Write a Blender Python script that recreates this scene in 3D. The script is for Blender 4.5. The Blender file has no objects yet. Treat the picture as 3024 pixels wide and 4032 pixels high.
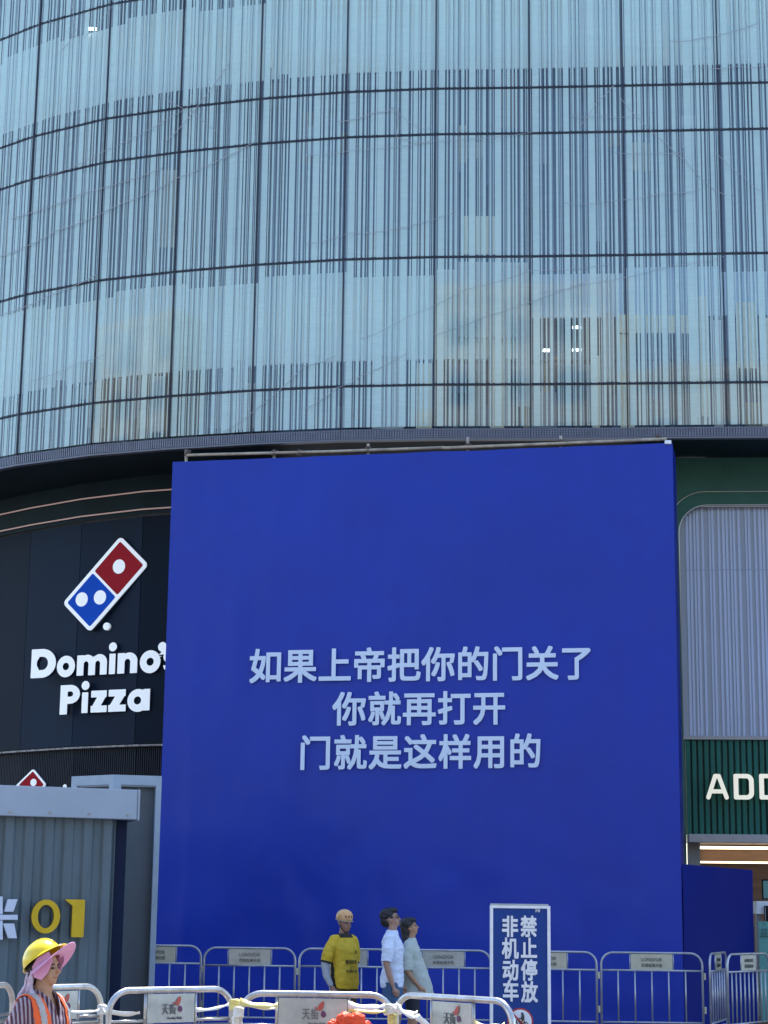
import bpy, bmesh, math, random
import numpy as np
from mathutils import Vector, Matrix, Euler, noise
random.seed(7)
sc = bpy.context.scene
col = sc.collection
# ------------------------------------------------------------------ camera
F = 7446.0; TH = math.radians(12.01); RO = math.radians(0.7); EYE = 1.7
cam_d = bpy.data.cameras.new('camera'); cam = bpy.data.objects.new('camera', cam_d); col.objects.link(cam)
cam_d.sensor_fit = 'HORIZONTAL'; cam_d.sensor_width = 36; cam_d.lens = 36 * F / 3024
cam_d.clip_start = .1; cam_d.clip_end = 3000
CR = Matrix.Rotation(math.pi / 2 + TH, 3, 'X') @ Matrix.Rotation(RO, 3, 'Z')
cam.matrix_world = Matrix.Translation((0, 0, EYE)) @ CR.to_4x4()
sc.camera = cam
# ------------------------------------------------------------------ light
SUN_EL, SUN_AZ = math.radians(63), math.radians(8)
w = bpy.data.worlds.new("World"); sc.world = w; w.use_nodes = True
nt = w.node_tree; bgn = nt.nodes['Background']
sky = nt.nodes.new('ShaderNodeTexSky'); sky.sky_type = 'NISHITA'; sky.sun_disc = False
sky.sun_elevation = SUN_EL; sky.sun_rotation = SUN_AZ; sky.air_density = 1.0; sky.dust_density = .6; sky.ozone_density = 1.7
nt.links.new(sky.outputs[0], bgn.inputs[0]); bgn.inputs[1].default_value = 0.15
sd = bpy.data.lights.new('sun', 'SUN'); sd.energy = 3.3; sd.angle = math.radians(.53); sd.color = (1, .95, .87)
sun = bpy.data.objects.new('sun', sd); col.objects.link(sun)
sv = Vector((math.sin(SUN_AZ) * math.cos(SUN_EL), math.cos(SUN_AZ) * math.cos(SUN_EL), math.sin(SUN_EL)))
sun.rotation_euler = (-sv).to_track_quat('-Z', 'Y').to_euler(); sun.location = (0, 40, 60)
vs = sc.view_settings; vs.view_transform = 'Standard'; vs.look = 'None'; vs.gamma = 1; vs.use_curve_mapping = False
vs.exposure = 1.6
sc.cycles.max_bounces = 10; sc.cycles.transparent_max_bounces = 16; sc.cycles.use_denoising = True

# ------------------------------------------------------------------ helpers
def ray(x, y): return CR @ Vector(((x - 1512) / F, (2016 - y) / F, -1))
def at(x, y, Y):                                  # point at plan depth Y
    d = ray(x, y); return Vector((0, 0, EYE)) + d * (Y / d.y)
def hit(x, y, o, a):                              # point on the vertical plane through o with plan heading a
    n = Vector((math.sin(a), -math.cos(a), 0)); d = ray(x, y); c = Vector((0, 0, EYE))
    return c + d * ((Vector(o) - c).dot(n) / d.dot(n))
def frame(o, a, lean=0):                           # x along the wall, y up, z outwards
    t = Vector((math.cos(a), math.sin(a), 0)); n = Vector((math.sin(a), -math.cos(a), 0)); u = Vector((0, 0, 1))
    M = Matrix.Identity(4)
    for i in range(3): M[i][0] = t[i]; M[i][1] = u[i]; M[i][2] = n[i]; M[i][3] = o[i]
    return M
WM = {}
TS = bpy.data.scenes.new('workbench')
def evaluate(o):
    TS.collection.objects.link(o); 
    with bpy.context.temp_override(scene=TS, view_layer=TS.view_layers[0]):
        dg = bpy.context.evaluated_depsgraph_get(); me = bpy.data.meshes.new_from_object(o.evaluated_get(dg))
    bpy.data.objects.remove(o); return me
def thing(name, label, cat, loc, group=None, kind=None):
    o = bpy.data.objects.new(name, None); col.objects.link(o); o.location = loc; o.empty_display_size = .2
    o['label'] = label; o['category'] = cat
    if group: o['group'] = group
    if kind: o['kind'] = kind
    WM[o.name] = Matrix.Translation(loc); return o
def link(name, me, mat, parent=None, M=None, smooth=False, label=None, kind=None):
    o = bpy.data.objects.new(name, me); col.objects.link(o)
    M = M or Matrix.Identity(4)
    if mat is not None and not me.materials:
        for m in (mat if isinstance(mat, (list, tuple)) else [mat]): me.materials.append(m)
    if smooth: me.shade_smooth()
    if parent is not None:
        o.parent = parent; o.matrix_basis = WM[parent.name].inverted() @ M
    else: o.matrix_basis = M
    WM[o.name] = M.copy()
    if label: o['label'] = label
    if kind: o['kind'] = kind
    return o
def tag(o, label=None, cat=None, group=None, kind=None):
    for k, v in (('label', label), ('category', cat), ('group', group), ('kind', kind)):
        if v: o[k] = v
    return o
def mesh(v, f):
    me = bpy.data.meshes.new('m'); me.from_pydata([tuple(p) for p in v], [], f); me.update(); return me
class MB:
    def __init__(s): s.v = []; s.f = []; s.mi = []; s.sm = []
    def add(s, v, f, mi=0, sm=False):
        b = len(s.v); s.v += [tuple(p) for p in v]
        s.f += [[b + i for i in q] for q in f]; s.mi += [mi] * len(f); s.sm += [sm] * len(f); return s
    def box(s, x0, x1, y0, y1, z0, z1, mi=0, M=None):
        v = [Vector((x, y, z)) for z in (z0, z1) for y in (y0, y1) for x in (x0, x1)]
        if M is not None: v = [M @ p for p in v]
        return s.add(v, [(0, 2, 3, 1), (4, 5, 7, 6), (0, 1, 5, 4), (2, 6, 7, 3), (0, 4, 6, 2), (1, 3, 7, 5)], mi)
    def tube(s, pts, r, n=10, mi=0, closed=False, flat=1.0):
        pts = [Vector(p) for p in pts]; N = len(pts); rs = r if isinstance(r, (list, tuple)) else [r] * N
        rings = []; up = None
        for i, p in enumerate(pts):
            a = pts[(i - 1) % N] if (closed or i) else p; b = pts[(i + 1) % N] if (closed or i < N - 1) else p
            t = (b - a).normalized()
            if up is None: up = Vector((0, 0, 1)) if abs(t.z) < .9 else Vector((0, 1, 0))
            u = (up - t * up.dot(t)).normalized(); w_ = t.cross(u); up = u
            rings.append([p + (u * math.cos(k * 2 * math.pi / n) + w_ * math.sin(k * 2 * math.pi / n) * flat) * rs[i] for k in range(n)])
        v = [q for g in rings for q in g]; f = []
        for i in range(N if closed else N - 1):
            j = (i + 1) % N
            for k in range(n): f.append((i * n + k, j * n + k, j * n + (k + 1) % n, i * n + (k + 1) % n))
        s.add(v, f, mi, True)
        if not closed:
            b = len(s.v) - len(v)
            s.f += [[b + k for k in range(n)], [b + (N - 1) * n + k for k in reversed(range(n))]]; s.mi += [mi] * 2; s.sm += [False] * 2
        return s
    def me(s):
        m = bpy.data.meshes.new('m'); m.from_pydata(s.v, [], s.f); m.update()
        for i, p in enumerate(m.polygons): p.material_index = s.mi[i]; p.use_smooth = s.sm[i]
        bm = bmesh.new(); bm.from_mesh(m); bmesh.ops.recalc_face_normals(bm, faces=bm.faces); bm.to_mesh(m); bm.free()
        return m
def bevelled(me, wd=.004, seg=2):
    bm = bmesh.new(); bm.from_mesh(me)
    e = [x for x in bm.edges if len(x.link_faces) == 2 and x.calc_face_angle(0) > .6]
    bmesh.ops.bevel(bm, geom=e, offset=wd, segments=seg, affect='EDGES', profile=.6); bm.to_mesh(me); bm.free(); return me
def box_me(x0, x1, y0, y1, z0, z1, bev=0):
    m = MB().box(x0, x1, y0, y1, z0, z1).me()
    return bevelled(m, bev) if bev else m

def mat(name, c, rough=.5, metal=0, spec=.5, var=0, scale=8, bump=0, bscale=60, emit=0, ec=None, coat=0, stretch=None, c2=None, trans=0):
    m = bpy.data.materials.new(name); m.use_nodes = True; N = m.node_tree.nodes; L = m.node_tree.links; b = N['Principled BSDF']
    b.inputs['Base Color'].default_value = (*c, 1); b.inputs['Roughness'].default_value = rough; b.inputs['Metallic'].default_value = metal
    b.inputs['Specular IOR Level'].default_value = spec; b.inputs['Coat Weight'].default_value = coat
    if trans: b.inputs['Transmission Weight'].default_value = trans
    if emit: b.inputs['Emission Color'].default_value = (*(ec or c), 1); b.inputs['Emission Strength'].default_value = emit
    tc = N.new('ShaderNodeNewGeometry'); mp = N.new('ShaderNodeMapping'); L.new(tc.outputs['Position'], mp.inputs[0])
    if stretch: mp.inputs['Scale'].default_value = stretch
    if var or c2:
        n = N.new('ShaderNodeTexNoise'); n.inputs['Scale'].default_value = scale; n.inputs['Detail'].default_value = 6; n.inputs['Roughness'].default_value = .65
        L.new(mp.outputs[0], n.inputs['Vector'])
        r = N.new('ShaderNodeValToRGB'); r.color_ramp.elements[0].position = .3; r.color_ramp.elements[1].position = .7
        ca = tuple(x * (1 - var) for x in c); cb = c2 or tuple(min(1, x * (1 + var)) for x in c)
        r.color_ramp.elements[0].color = (*ca, 1); r.color_ramp.elements[1].color = (*cb, 1)
        L.new(n.outputs[0], r.inputs[0]); L.new(r.outputs[0], b.inputs['Base Color'])
        mr = N.new('ShaderNodeMapRange'); mr.inputs[3].default_value = max(.02, rough * .8); mr.inputs[4].default_value = min(1, rough * 1.25)
        L.new(n.outputs[0], mr.inputs[0]); L.new(mr.outputs[0], b.inputs['Roughness'])
    if bump:
        n2 = N.new('ShaderNodeTexNoise'); n2.inputs['Scale'].default_value = bscale; n2.inputs['Detail'].default_value = 4
        L.new(mp.outputs[0], n2.inputs['Vector']); bp = N.new('ShaderNodeBump'); bp.inputs['Strength'].default_value = 1; bp.inputs['Distance'].default_value = bump
        L.new(n2.outputs[0], bp.inputs['Height']); L.new(bp.outputs[0], b.inputs['Normal'])
    return m
def frit_mat(name, c, tr):
    m = mat(name, c, .35, spec=.4, var=.10, scale=2.5, stretch=(1, 1, 14)); N = m.node_tree.nodes; L = m.node_tree.links
    t = N.new('ShaderNodeBsdfTranslucent'); t.inputs[0].default_value = (*c, 1); x = N.new('ShaderNodeMixShader'); x.inputs[0].default_value = tr
    L.new(N['Principled BSDF'].outputs[0], x.inputs[1]); L.new(t.outputs[0], x.inputs[2]); L.new(x.outputs[0], N['Material Output'].inputs[0]); return m
def glass_mat(name, tint, fres=1.45, rough=.02, opacity=0.0, oc=(.3, .4, .45)):
    m = bpy.data.materials.new(name); m.use_nodes = True; N = m.node_tree.nodes; L = m.node_tree.links; N.remove(N['Principled BSDF'])
    out = N['Material Output']; t = N.new('ShaderNodeBsdfTransparent'); t.inputs[0].default_value = (*tint, 1)
    g = N.new('ShaderNodeBsdfGlossy'); g.inputs['Roughness'].default_value = rough
    fr = N.new('ShaderNodeFresnel'); fr.inputs[0].default_value = fres; mx = N.new('ShaderNodeMixShader')
    base = t.outputs[0]
    if opacity:
        d = N.new('ShaderNodeBsdfDiffuse'); d.inputs[0].default_value = (*oc, 1); m2 = N.new('ShaderNodeMixShader'); m2.inputs[0].default_value = opacity
        L.new(base, m2.inputs[1]); L.new(d.outputs[0], m2.inputs[2]); base = m2.outputs[0]
    ge = N.new('ShaderNodeNewGeometry'); sb = N.new('ShaderNodeMath'); sb.operation = 'SUBTRACT'; sb.inputs[0].default_value = 1; ml = N.new('ShaderNodeMath'); ml.operation = 'MULTIPLY'
    L.new(ge.outputs['Backfacing'], sb.inputs[1]); L.new(sb.outputs[0], ml.inputs[0]); L.new(fr.outputs[0], ml.inputs[1])   # one reflection per pane: the outer face
    bn = N.new('ShaderNodeTexNoise'); bn.inputs['Scale'].default_value = .7; bn.inputs['Detail'].default_value = 1; bp = N.new('ShaderNodeBump'); bp.inputs['Distance'].default_value = .004; L.new(ge.outputs['Position'], bn.inputs['Vector']); L.new(bn.outputs[0], bp.inputs['Height']); L.new(bp.outputs[0], g.inputs['Normal'])
    L.new(ml.outputs[0], mx.inputs[0]); L.new(base, mx.inputs[1]); L.new(g.outputs[0], mx.inputs[2]); L.new(mx.outputs[0], out.inputs[0])
    return m

# ------------------------------------------------------------------ materials
M_frit = frit_mat('frit', (.72, .90, .82), .30)
M_frit2 = frit_mat('frit_dim', (.30, .40, .44), .5)
M_pane = glass_mat('facade_glass', (.975, .99, .995), 1.72, .04, .035, (.34, .46, .52))
M_mull = mat('dark_gasket', (.012, .016, .03), .5)
M_span = mat('spandrel_glare_tint', (.86, .86, .70), .6, c2=(.78, .92, .96), scale=.45, stretch=(1, 1, 2.5))  # cream-to-cyan noise paints the rainbow glare into the spandrel colour
M_innero = mat('inner_wall_olive_reflection', (.085, .10, .095), .3, var=.5, scale=.5, c2=(.15, .19, .22))  # olive tone stands in for trees reflected in the left glass
M_spanb = mat('spandrel_blue', (.50, .66, .82), .6, c2=(.66, .80, .90), scale=.5)
M_inner = mat('inner_wall', (.10, .16, .26), .25, var=.4, scale=.7)  # bluish tone stands in for reflections in the right-hand glass
M_innermull = mat('inner_mullion', (.16, .2, .25), .4)
M_creamb = mat('grey_interior', (.62, .64, .62), .6, var=.08)
M_cream = mat('cream_interior', (.90, .84, .62), .6, var=.08)
M_meshs = mat('perforated_strip', (.17, .18, .22), .45, metal=.5, var=.2)
M_soffit = mat('soffit', (.008, .022, .028), .6, spec=.15, var=.3, scale=.8)
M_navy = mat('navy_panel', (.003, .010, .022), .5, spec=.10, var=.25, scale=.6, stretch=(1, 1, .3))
M_navy2 = mat('navy_panel_lighter', (.005, .015, .034), .5, spec=.12, var=.25, scale=.6, stretch=(1, 1, .3))  # lighter bluish navy for two panel columns
M_black = mat('black_rib', (.006, .008, .014), .6, spec=.15)
M_pink = mat('light_tube', (.5, .38, .36), .4, emit=.05, ec=(1, .62, .55))
M_white = mat('sign_white', (.84, .88, .88), .35, var=.03, emit=.10, ec=(.9, .96, 1))
M_side = mat('letter_return', (.05, .055, .08), .45, var=.1)
M_red = mat('logo_red', (.40, .008, .018), .55, spec=.15, var=.06)
M_lblue = mat('logo_blue', (.0, .085, .55), .55, spec=.15, var=.06)
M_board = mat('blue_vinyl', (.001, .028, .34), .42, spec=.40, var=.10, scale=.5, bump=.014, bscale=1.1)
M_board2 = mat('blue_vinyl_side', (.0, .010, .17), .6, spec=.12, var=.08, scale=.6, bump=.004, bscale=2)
M_btext = mat('banner_print', (.66, .76, .90), .5, var=.04, scale=3)
M_pole = mat('weathered_pole', (.62, .54, .40), .55, metal=.1, c2=(.26, .21, .17), var=.1, scale=5)
M_clamp = mat('rusty_clamp', (.10, .075, .06), .7, var=.4, scale=40)
M_green = mat('green_wall', (.030, .105, .078), .5, spec=.25, var=.15, scale=1.2)
M_greenrib = mat('green_rib', (.012, .125, .092), .45, spec=.25, var=.2, scale=6, stretch=(1, 1, .2))
M_gtrim = mat('brass_trim', (.35, .38, .30), .35, metal=.7)
M_frost = mat('window_film', (.29, .33, .40), .3, var=.06, scale=.6)
M_fstripe = mat('window_stripe', (.46, .53, .68), .35, var=.06, scale=1)
M_letter = mat('cream_letter', (.88, .82, .62), .4, emit=.16, ec=(1, .93, .75))
M_steel = mat('galvanised_steel', (.60, .61, .62), .30, metal=.85, c2=(.34, .33, .31), var=.0, scale=9, bump=.0008, bscale=120)
M_steelr = mat('dull_steel', (.52, .54, .58), .38, metal=.6, c2=(.34, .34, .36), var=0, scale=6)
M_plaque = mat('steel_plaque', (.40, .43, .42), .32, metal=.45, var=.22, scale=5)
M_plaquec = mat('cream_plaque', (.52, .50, .38), .45, metal=.2, var=.1, scale=8)
M_ink = mat('black_ink', (.05, .05, .055), .5)
M_inkgrey = mat('grey_ink', (.14, .15, .16), .5)
M_petr = mat('logo_petal_red', (.42, .08, .06), .5)
M_petp = mat('logo_petal_purple', (.12, .035, .10), .5)
M_wood = mat('wood_panel', (.22, .13, .085), .5, var=.25, scale=3, stretch=(.3, 1, 3))
M_led = mat('led_strip', (1, .85, .6), .4, emit=1.3, ec=(1, .80, .52))
M_tubelight = mat('tube_light', (1, 1, 1), .4, emit=2.6, ec=(.95, 1, 1))
M_canopy = mat('canopy_metal', (.30, .31, .33), .4, metal=.4, var=.1)
M_teal = mat('teal_board', (.10, .30, .27), .5, var=.1)
M_tealdark = mat('teal_dark', (.03, .10, .10), .5)
M_whitew = mat('white_paint', (.74, .78, .80), .5, var=.06)
M_cont = mat('container_grey', (.10, .14, .16), .5, var=.2, scale=5, stretch=(1, 1, .12), bump=.0012, bscale=30)
M_fascia = mat('fascia_grey', (.34, .40, .47), .5, var=.07, scale=1.5)
M_navypost = mat('navy_post', (.004, .011, .04), .6, spec=.2)
M_booth = mat('booth_frame', (.36, .43, .50), .5, var=.1, scale=3)
M_boothp = mat('booth_panel', (.085, .11, .13), .4, var=.15, scale=1.2)
M_yel = mat('yellow_letter', (.66, .42, .004), .38, var=.1, scale=6)
M_whlet = mat('white_letter', (.62, .68, .80), .4, var=.05)
M_signb = mat('sign_blue', (.014, .052, .24), .5, spec=.2, var=.08, scale=5)
M_signw = mat('sign_frame_white', (.76, .80, .84), .4, var=.08, scale=12)
M_tape = mat('plastic_tape', (.78, .78, .66), .35, var=.12, scale=14, c2=(.82, .82, .80))
M_tapey = mat('yellow_tape', (.72, .62, .22), .4, var=.15, scale=20)
M_flower = mat('red_fabric', (.88, .075, .012), .5, var=.2, scale=30, bump=.003, bscale=60)
M_skin = mat('skin', (.38, .22, .155), .5, var=.1, scale=30)
M_skin2 = mat('skin_tan', (.42, .23, .13), .5, var=.12, scale=30)
M_lips = mat('lips', (.30, .09, .07), .5)
M_hair = mat('black_hair', (.008, .008, .012), .4, var=.5, scale=60, stretch=(3, 3, .6), bump=.004, bscale=90)
M_eye = mat('eye', (.03, .02, .02), .2)
M_clip = mat('white_clip', (.8, .82, .85), .4)
M_shirtw = mat('white_cotton', (.66, .72, .86), .8, var=.04, scale=6)
M_shirtg = mat('sage_cotton', (.46, .50, .45), .85, var=.06, scale=6)
M_yshirt = mat('yellow_jersey', (.62, .42, .025), .75, var=.12, scale=8)
M_yblack = mat('black_jersey', (.018, .015, .014), .7)
M_sleeve = mat('grey_sleeve', (.42, .45, .50), .8, var=.1, scale=8)
M_denim = mat('blue_denim', (.05, .11, .22), .85, var=.35, scale=25)
M_dark = mat('dark_shorts', (.02, .022, .035), .8, var=.2)
M_brown = mat('brown_trousers', (.07, .045, .035), .8, var=.2)
M_shoe = mat('shoe', (.2, .2, .21), .6)
M_helmy = mat('hard_hat_yellow', (.80, .60, .005), .28, var=.06, scale=10, coat=.4)
M_helmo = mat('cream_helmet', (.74, .33, .10), .35, var=.1, scale=14, c2=(.74, .52, .28))
M_skin3 = mat('skin_dark', (.31, .175, .13), .5, var=.1, scale=30)  # darker skin tone for the rider
M_pinkv = mat('pink_visor', (.66, .33, .52), .6, var=.06, scale=10)
M_pinks = mat('pink_scarf', (.56, .42, .54), .8, var=.25, scale=30, c2=(.70, .60, .70))
M_vest = mat('orange_vest', (.88, .13, .025), .7, var=.08, scale=8)
M_refl = mat('reflective_band', (.42, .39, .36), .5, var=.12, scale=30)
M_ground = mat('paving', (.20, .175, .165), .75, var=.18, scale=.8)
M_road = mat('asphalt', (.05, .05, .052), .85, var=.25, scale=3, bump=.004, bscale=90)
def plaid():
    m = bpy.data.materials.new('striped_plaid'); m.use_nodes = True; N = m.node_tree.nodes; L = m.node_tree.links; b = N['Principled BSDF']; b.inputs['Roughness'].default_value = .85
    tc = N.new('ShaderNodeTexCoord'); wv = N.new('ShaderNodeTexWave'); wv.inputs['Scale'].default_value = 17; wv.inputs['Distortion'].default_value = 1.2; wv.bands_direction = 'DIAGONAL'
    wv.inputs['Detail Scale'].default_value = 2
    mp = N.new('ShaderNodeMapping'); mp.inputs['Scale'].default_value = (1, 1, .12); L.new(tc.outputs['Object'], mp.inputs[0]); L.new(mp.outputs[0], wv.inputs[0])
    r = N.new('ShaderNodeValToRGB'); e = r.color_ramp.elements; e[0].color = (.12, .04, .055, 1); e[1].color = (.50, .42, .46, 1); e[0].position = .25; e[1].position = .75
    x = e.new(.5); x.color = (.26, .14, .18, 1); L.new(wv.outputs[0], r.inputs[0])
    n = N.new('ShaderNodeTexNoise'); n.inputs['Scale'].default_value = 120; L.new(tc.outputs['Object'], n.inputs['Vector'])
    mx = N.new('ShaderNodeMix'); mx.data_type = 'RGBA'; mx.blend_type = 'MULTIPLY'; mx.inputs[0].default_value = .5
    L.new(r.outputs[0], mx.inputs[6]); L.new(n.outputs[0], mx.inputs[7]); L.new(mx.outputs[2], b.inputs['Base Color']); return m
M_plaid = plaid()
def paving():
    N = M_ground.node_tree.nodes; L = M_ground.node_tree.links; b = N['Principled BSDF']
    br = N.new('ShaderNodeTexBrick'); br.inputs['Scale'].default_value = 1; br.inputs['Brick Width'].default_value = .9; br.inputs['Row Height'].default_value = .45
    br.inputs['Mortar Size'].default_value = .006; br.inputs['Color1'].default_value = (.24, .20, .185, 1); br.inputs['Color2'].default_value = (.17, .15, .145, 1); br.inputs['Mortar'].default_value = (.06, .055, .05, 1)
    g = N.new('ShaderNodeNewGeometry'); L.new(g.outputs['Position'], br.inputs['Vector']); L.new(br.outputs[0], b.inputs['Base Color'])
paving()

# ------------------------------------------------------------------ ground
def sheet(name, x0, x1, y0, y1, z, m, kind='structure'):
    o = link(name, mesh([(x0, y0, z), (x1, y0, z), (x1, y1, z), (x0, y1, z)], [(0, 1, 2, 3)]), m); o['kind'] = kind; return o
sheet('ground', -900, 900, -900, 900, -.06, mat('far_ground', (.16, .16, .155), .9, var=.2, scale=.05))
sheet('plaza', -60, 60, -6, 60, 0, M_ground)
sheet('road', -140, 140, -26, -6.4, -.05, M_road)
kb = MB().box(-60, 60, -6.3, -6.0, -.058, .004).me(); tag(link('kerb', kb, mat('kerb_stone', (.3, .3, .29), .8, var=.15)), kind='structure')

M_opp = mat('opposite_wall', (.13, .15, .17), .7, var=.2, scale=.3); M_oppw = mat('opposite_window', (.02, .03, .04), .2)  # unseen blocks across the street, added for glass and hoarding to reflect
M_oppc = mat('cream_render', (.58, .50, .36), .8, var=.12, scale=.2)
for x0, x1, y0, hh, lb, mm in ((-6, 1.5, -46, 37, 'tall unseen cream block added across the street for the glass to reflect', M_oppc), (2, 10, -45, 31.5, 'unseen cream block with a lower roof added next to the tall one for reflections', M_oppc), (-17, -6.5, -50, 31, 'shorter unseen cream block added beside the tall one for reflections', M_oppc),
        (-40, -19, -44, 26, 'unseen grey block added across the street to shape reflections', M_opp), (-120, -60, -30, 40, 'long unseen cream block added far down the street for reflections', M_oppc), (12, 60, -42, 22, 'long unseen grey block added to the east for reflections', M_opp)):
    ob = thing('reflected_building', lb, 'building', ((x0 + x1) / 2, y0, 0))
    link('wall', MB().box(x0, x1, y0 - 12, y0, -.05, hh).me(), mm, ob)
    link('parapet', MB().box(x0 - .2, x1 + .2, y0 - 12.2, y0 + .25, hh + .01, hh + .9).me(), mm, ob)
    mb = MB()
    for i in range(int((x1 - x0) / 3.4)):
        for j in range(int(hh / 3.3)): mb.box(x0 + 1 + i * 3.4, x0 + 2.6 + i * 3.4, y0 + .01, y0 + .06, 1.2 + j * 3.3, 2.9 + j * 3.3)
    tag(link('window_row', mb.me(), M_oppw, ob), kind='stuff')
# ------------------------------------------------------------------ shopping centre with the striped glass screen
V = [(-6.45, 32.24), (-5.03, 31.42), (-3.65, 30.91), (-2.23, 30.5), (-0.73, 30.18), (0.79, 30.0), (2.38, 29.91), (3.95, 29.79), (5.54, 29.66)]
V = [Vector(p) for p in V]
for a in (-.66, -.74, -.82, -.9, -.98):
    V.insert(0, V[0] - 1.55 * Vector((math.cos(a), math.sin(a))))
for i in range(5): V.append(V[-1] + 1.58 * Vector((math.cos(-.08), math.sin(-.08))))
def offset_curve(V, d):
    out = []
    for i, p in enumerate(V):
        t = (V[min(i + 1, len(V) - 1)] - V[max(i - 1, 0)]).normalized()
        out.append(p + Vector((-t.y, t.x)) * d)
    return out
def on_curve(C, X):
    for i in range(len(C) - 1):
        if C[i].x <= X <= C[i + 1].x or i == len(C) - 2:
            k = (X - C[i].x) / (C[i + 1].x - C[i].x); return C[i].lerp(C[i + 1], k), math.atan2(C[i + 1].y - C[i].y, C[i + 1].x - C[i].x)
def hit_curve(x, y, C):
    Y = 31
    for _ in range(25):
        p = at(x, y, Y); q, a = on_curve(C, p.x); Y = Y * .4 + q.y * .6
    return at(x, y, Y), a
def strip(C, z0, z1, d0=0, d1=None):   # wall along a curve (thin solid)
    mb = MB(); A = offset_curve(C, d0); B = offset_curve(C, d1) if d1 is not None else None
    for i in range(len(C) - 1):
        a, b = A[i], A[i + 1]
        if B is None: mb.add([(a.x, a.y, z0), (b.x, b.y, z0), (b.x, b.y, z1), (a.x, a.y, z1)], [(0, 1, 2, 3)])
        else:
            c, d = B[i], B[i + 1]
            v = [(a.x, a.y, z0), (b.x, b.y, z0), (d.x, d.y, z0), (c.x, c.y, z0), (a.x, a.y, z1), (b.x, b.y, z1), (d.x, d.y, z1), (c.x, c.y, z1)]
            f = [(0, 3, 2, 1), (4, 5, 6, 7), (0, 1, 5, 4), (2, 3, 7, 6)]
            if i == 0: f.append((0, 4, 7, 3))
            if i == len(C) - 2: f.append((1, 2, 6, 5))
            mb.add(v, f)
    m = mb.me(); return m
ROWS = [9.51, 10.24, 12.45, 14.64, 15.47, 17.68, 19.87, 20.7]
mall = thing('shopping_centre', 'large curved shopping centre behind the blue hoarding, clad in pale blue striped glass', 'building', (0, 32, 0))
pats = []
base = [(345, 395), (408, 418), (435, 455), (478, 492), (522, 545), (560, 570), (585, 632), (660, 668), (692, 715), (745, 755), (785, 835), (850, 857), (880, 905), (922, 932), (945, 960), (985, 1005)]
for k in range(5):
    mb = MB(); prev = 0
    for a, b in base:
        a = (a - 320) / 735 + random.uniform(-.009, .009) * (k > 0); b = (b - 320) / 735 + random.uniform(-.009, .012) * (k > 0)
        if b - a < .006: b = a + .006
        mb.add([(a, .016, 0), (b, .016, 0), (b, .016, 1), (a, .016, 1)], [(0, 1, 2, 3)], 0)
        g = a - prev
        if g > .02:
            wf = random.uniform(.2, .42) * g
            c = prev + (.001 if random.random() < .5 else g - wf); d = c + wf
            mb.add([(c, .022, 0), (d, .022, 0), (d, .022, 1), (c, .022, 1)], [(0, 1, 2, 3)], 1)
            if g > .03 and random.random() < .75:
                e = prev + g * random.uniform(.3, .7); mb.add([(e, .019, 0), (e + .006, .019, 0), (e + .006, .019, 1), (e, .019, 1)], [(0, 1, 2, 3)], 0)
        prev = b
    for e, e2 in (((.955, .962), (.974, .984)) if k % 2 == 0 else ((.964, .976),)): mb.add([(e, .016, 0), (e2, .016, 0), (e2, .016, 1), (e, .016, 1)], [(0, 1, 2, 3)], 0)
    me = mb.me(); me.materials.append(M_frit); me.materials.append(M_frit2); pats.append(me)
pane_me = MB().box(.006, .994, 0, .012, 0, 1).me(); pane_me.materials.append(M_pane)
for i in range(len(V) - 1):
    a, b = V[i], V[i + 1]; L_ = (b - a).length; an = math.atan2(b.y - a.y, b.x - a.x); pat = pats[i % 5]
    for j in range(len(ROWS) - 1):
        z0, z1 = ROWS[j] + .022, ROWS[j + 1] - .022
        M = Matrix.Translation((a.x, a.y, z0)) @ Matrix.Rotation(an, 4, 'Z') @ Matrix.Diagonal((L_, 1, z1 - z0, 1))
        g = link('glass_panel', pane_me, None, mall, M)
        link('printed_stripes', pat, None, g, M)
    Mm = Matrix.Translation((a.x, a.y, 0)) @ Matrix.Rotation(an, 4, 'Z')
    link('mullion', MB().box(-.010, .010, -.012, .045, ROWS[0] - .02, ROWS[-1], M=Mm).me(), M_mull, mall)
for z in ROWS[1:]:
    mb = MB()
    for i in range(len(V) - 1):
        a, b = V[i], V[i + 1]; an = math.atan2(b.y - a.y, b.x - a.x); Mm = Matrix.Translation((a.x, a.y, z)) @ Matrix.Rotation(an, 4, 'Z'); L_ = (b - a).length
        mb.box(.012, L_ - .012, .004, .05, -.014, .014, M=Mm)
        for q in range(16):
            xx = (base[q][0] - 328) / 735 * L_
            mb.box(xx - .012, xx + .012, -.008, .003, -.022, .022, M=Mm)
    link('transom', mb.me(), M_mull, mall)
# lower perforated strip: backing, fine bars and the pale lip
link('lower_strip', strip(V, 9.32, 9.50, .03, .06), mat('strip_back', (.02, .022, .04), .6), mall)
mb = MB()
for i in range(len(V) - 1):
    a, b = V[i], V[i + 1]; an = math.atan2(b.y - a.y, b.x - a.x); Mm = Matrix.Translation((a.x, a.y, 0)) @ Matrix.Rotation(an, 4, 'Z'); L_ = (b - a).length
    n = 36
    for k in range(n): mb.box((k + .5) / n * L_ - .013, (k + .5) / n * L_ + .013, -.004, .006, 9.34, 9.495, M=Mm)
    for zz in (9.35, 9.39, 9.43, 9.47): mb.box(0.01, L_ - .01, .008, .014, zz, zz + .012, M=Mm)
tag(link('grille_bars', mb.me(), M_meshs, mall), kind='stuff')
link('lip_trim', strip(V, 9.30, 9.33, -.02, .10), mat('lip', (.14, .15, .18), .4, metal=.4), mall)
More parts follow.
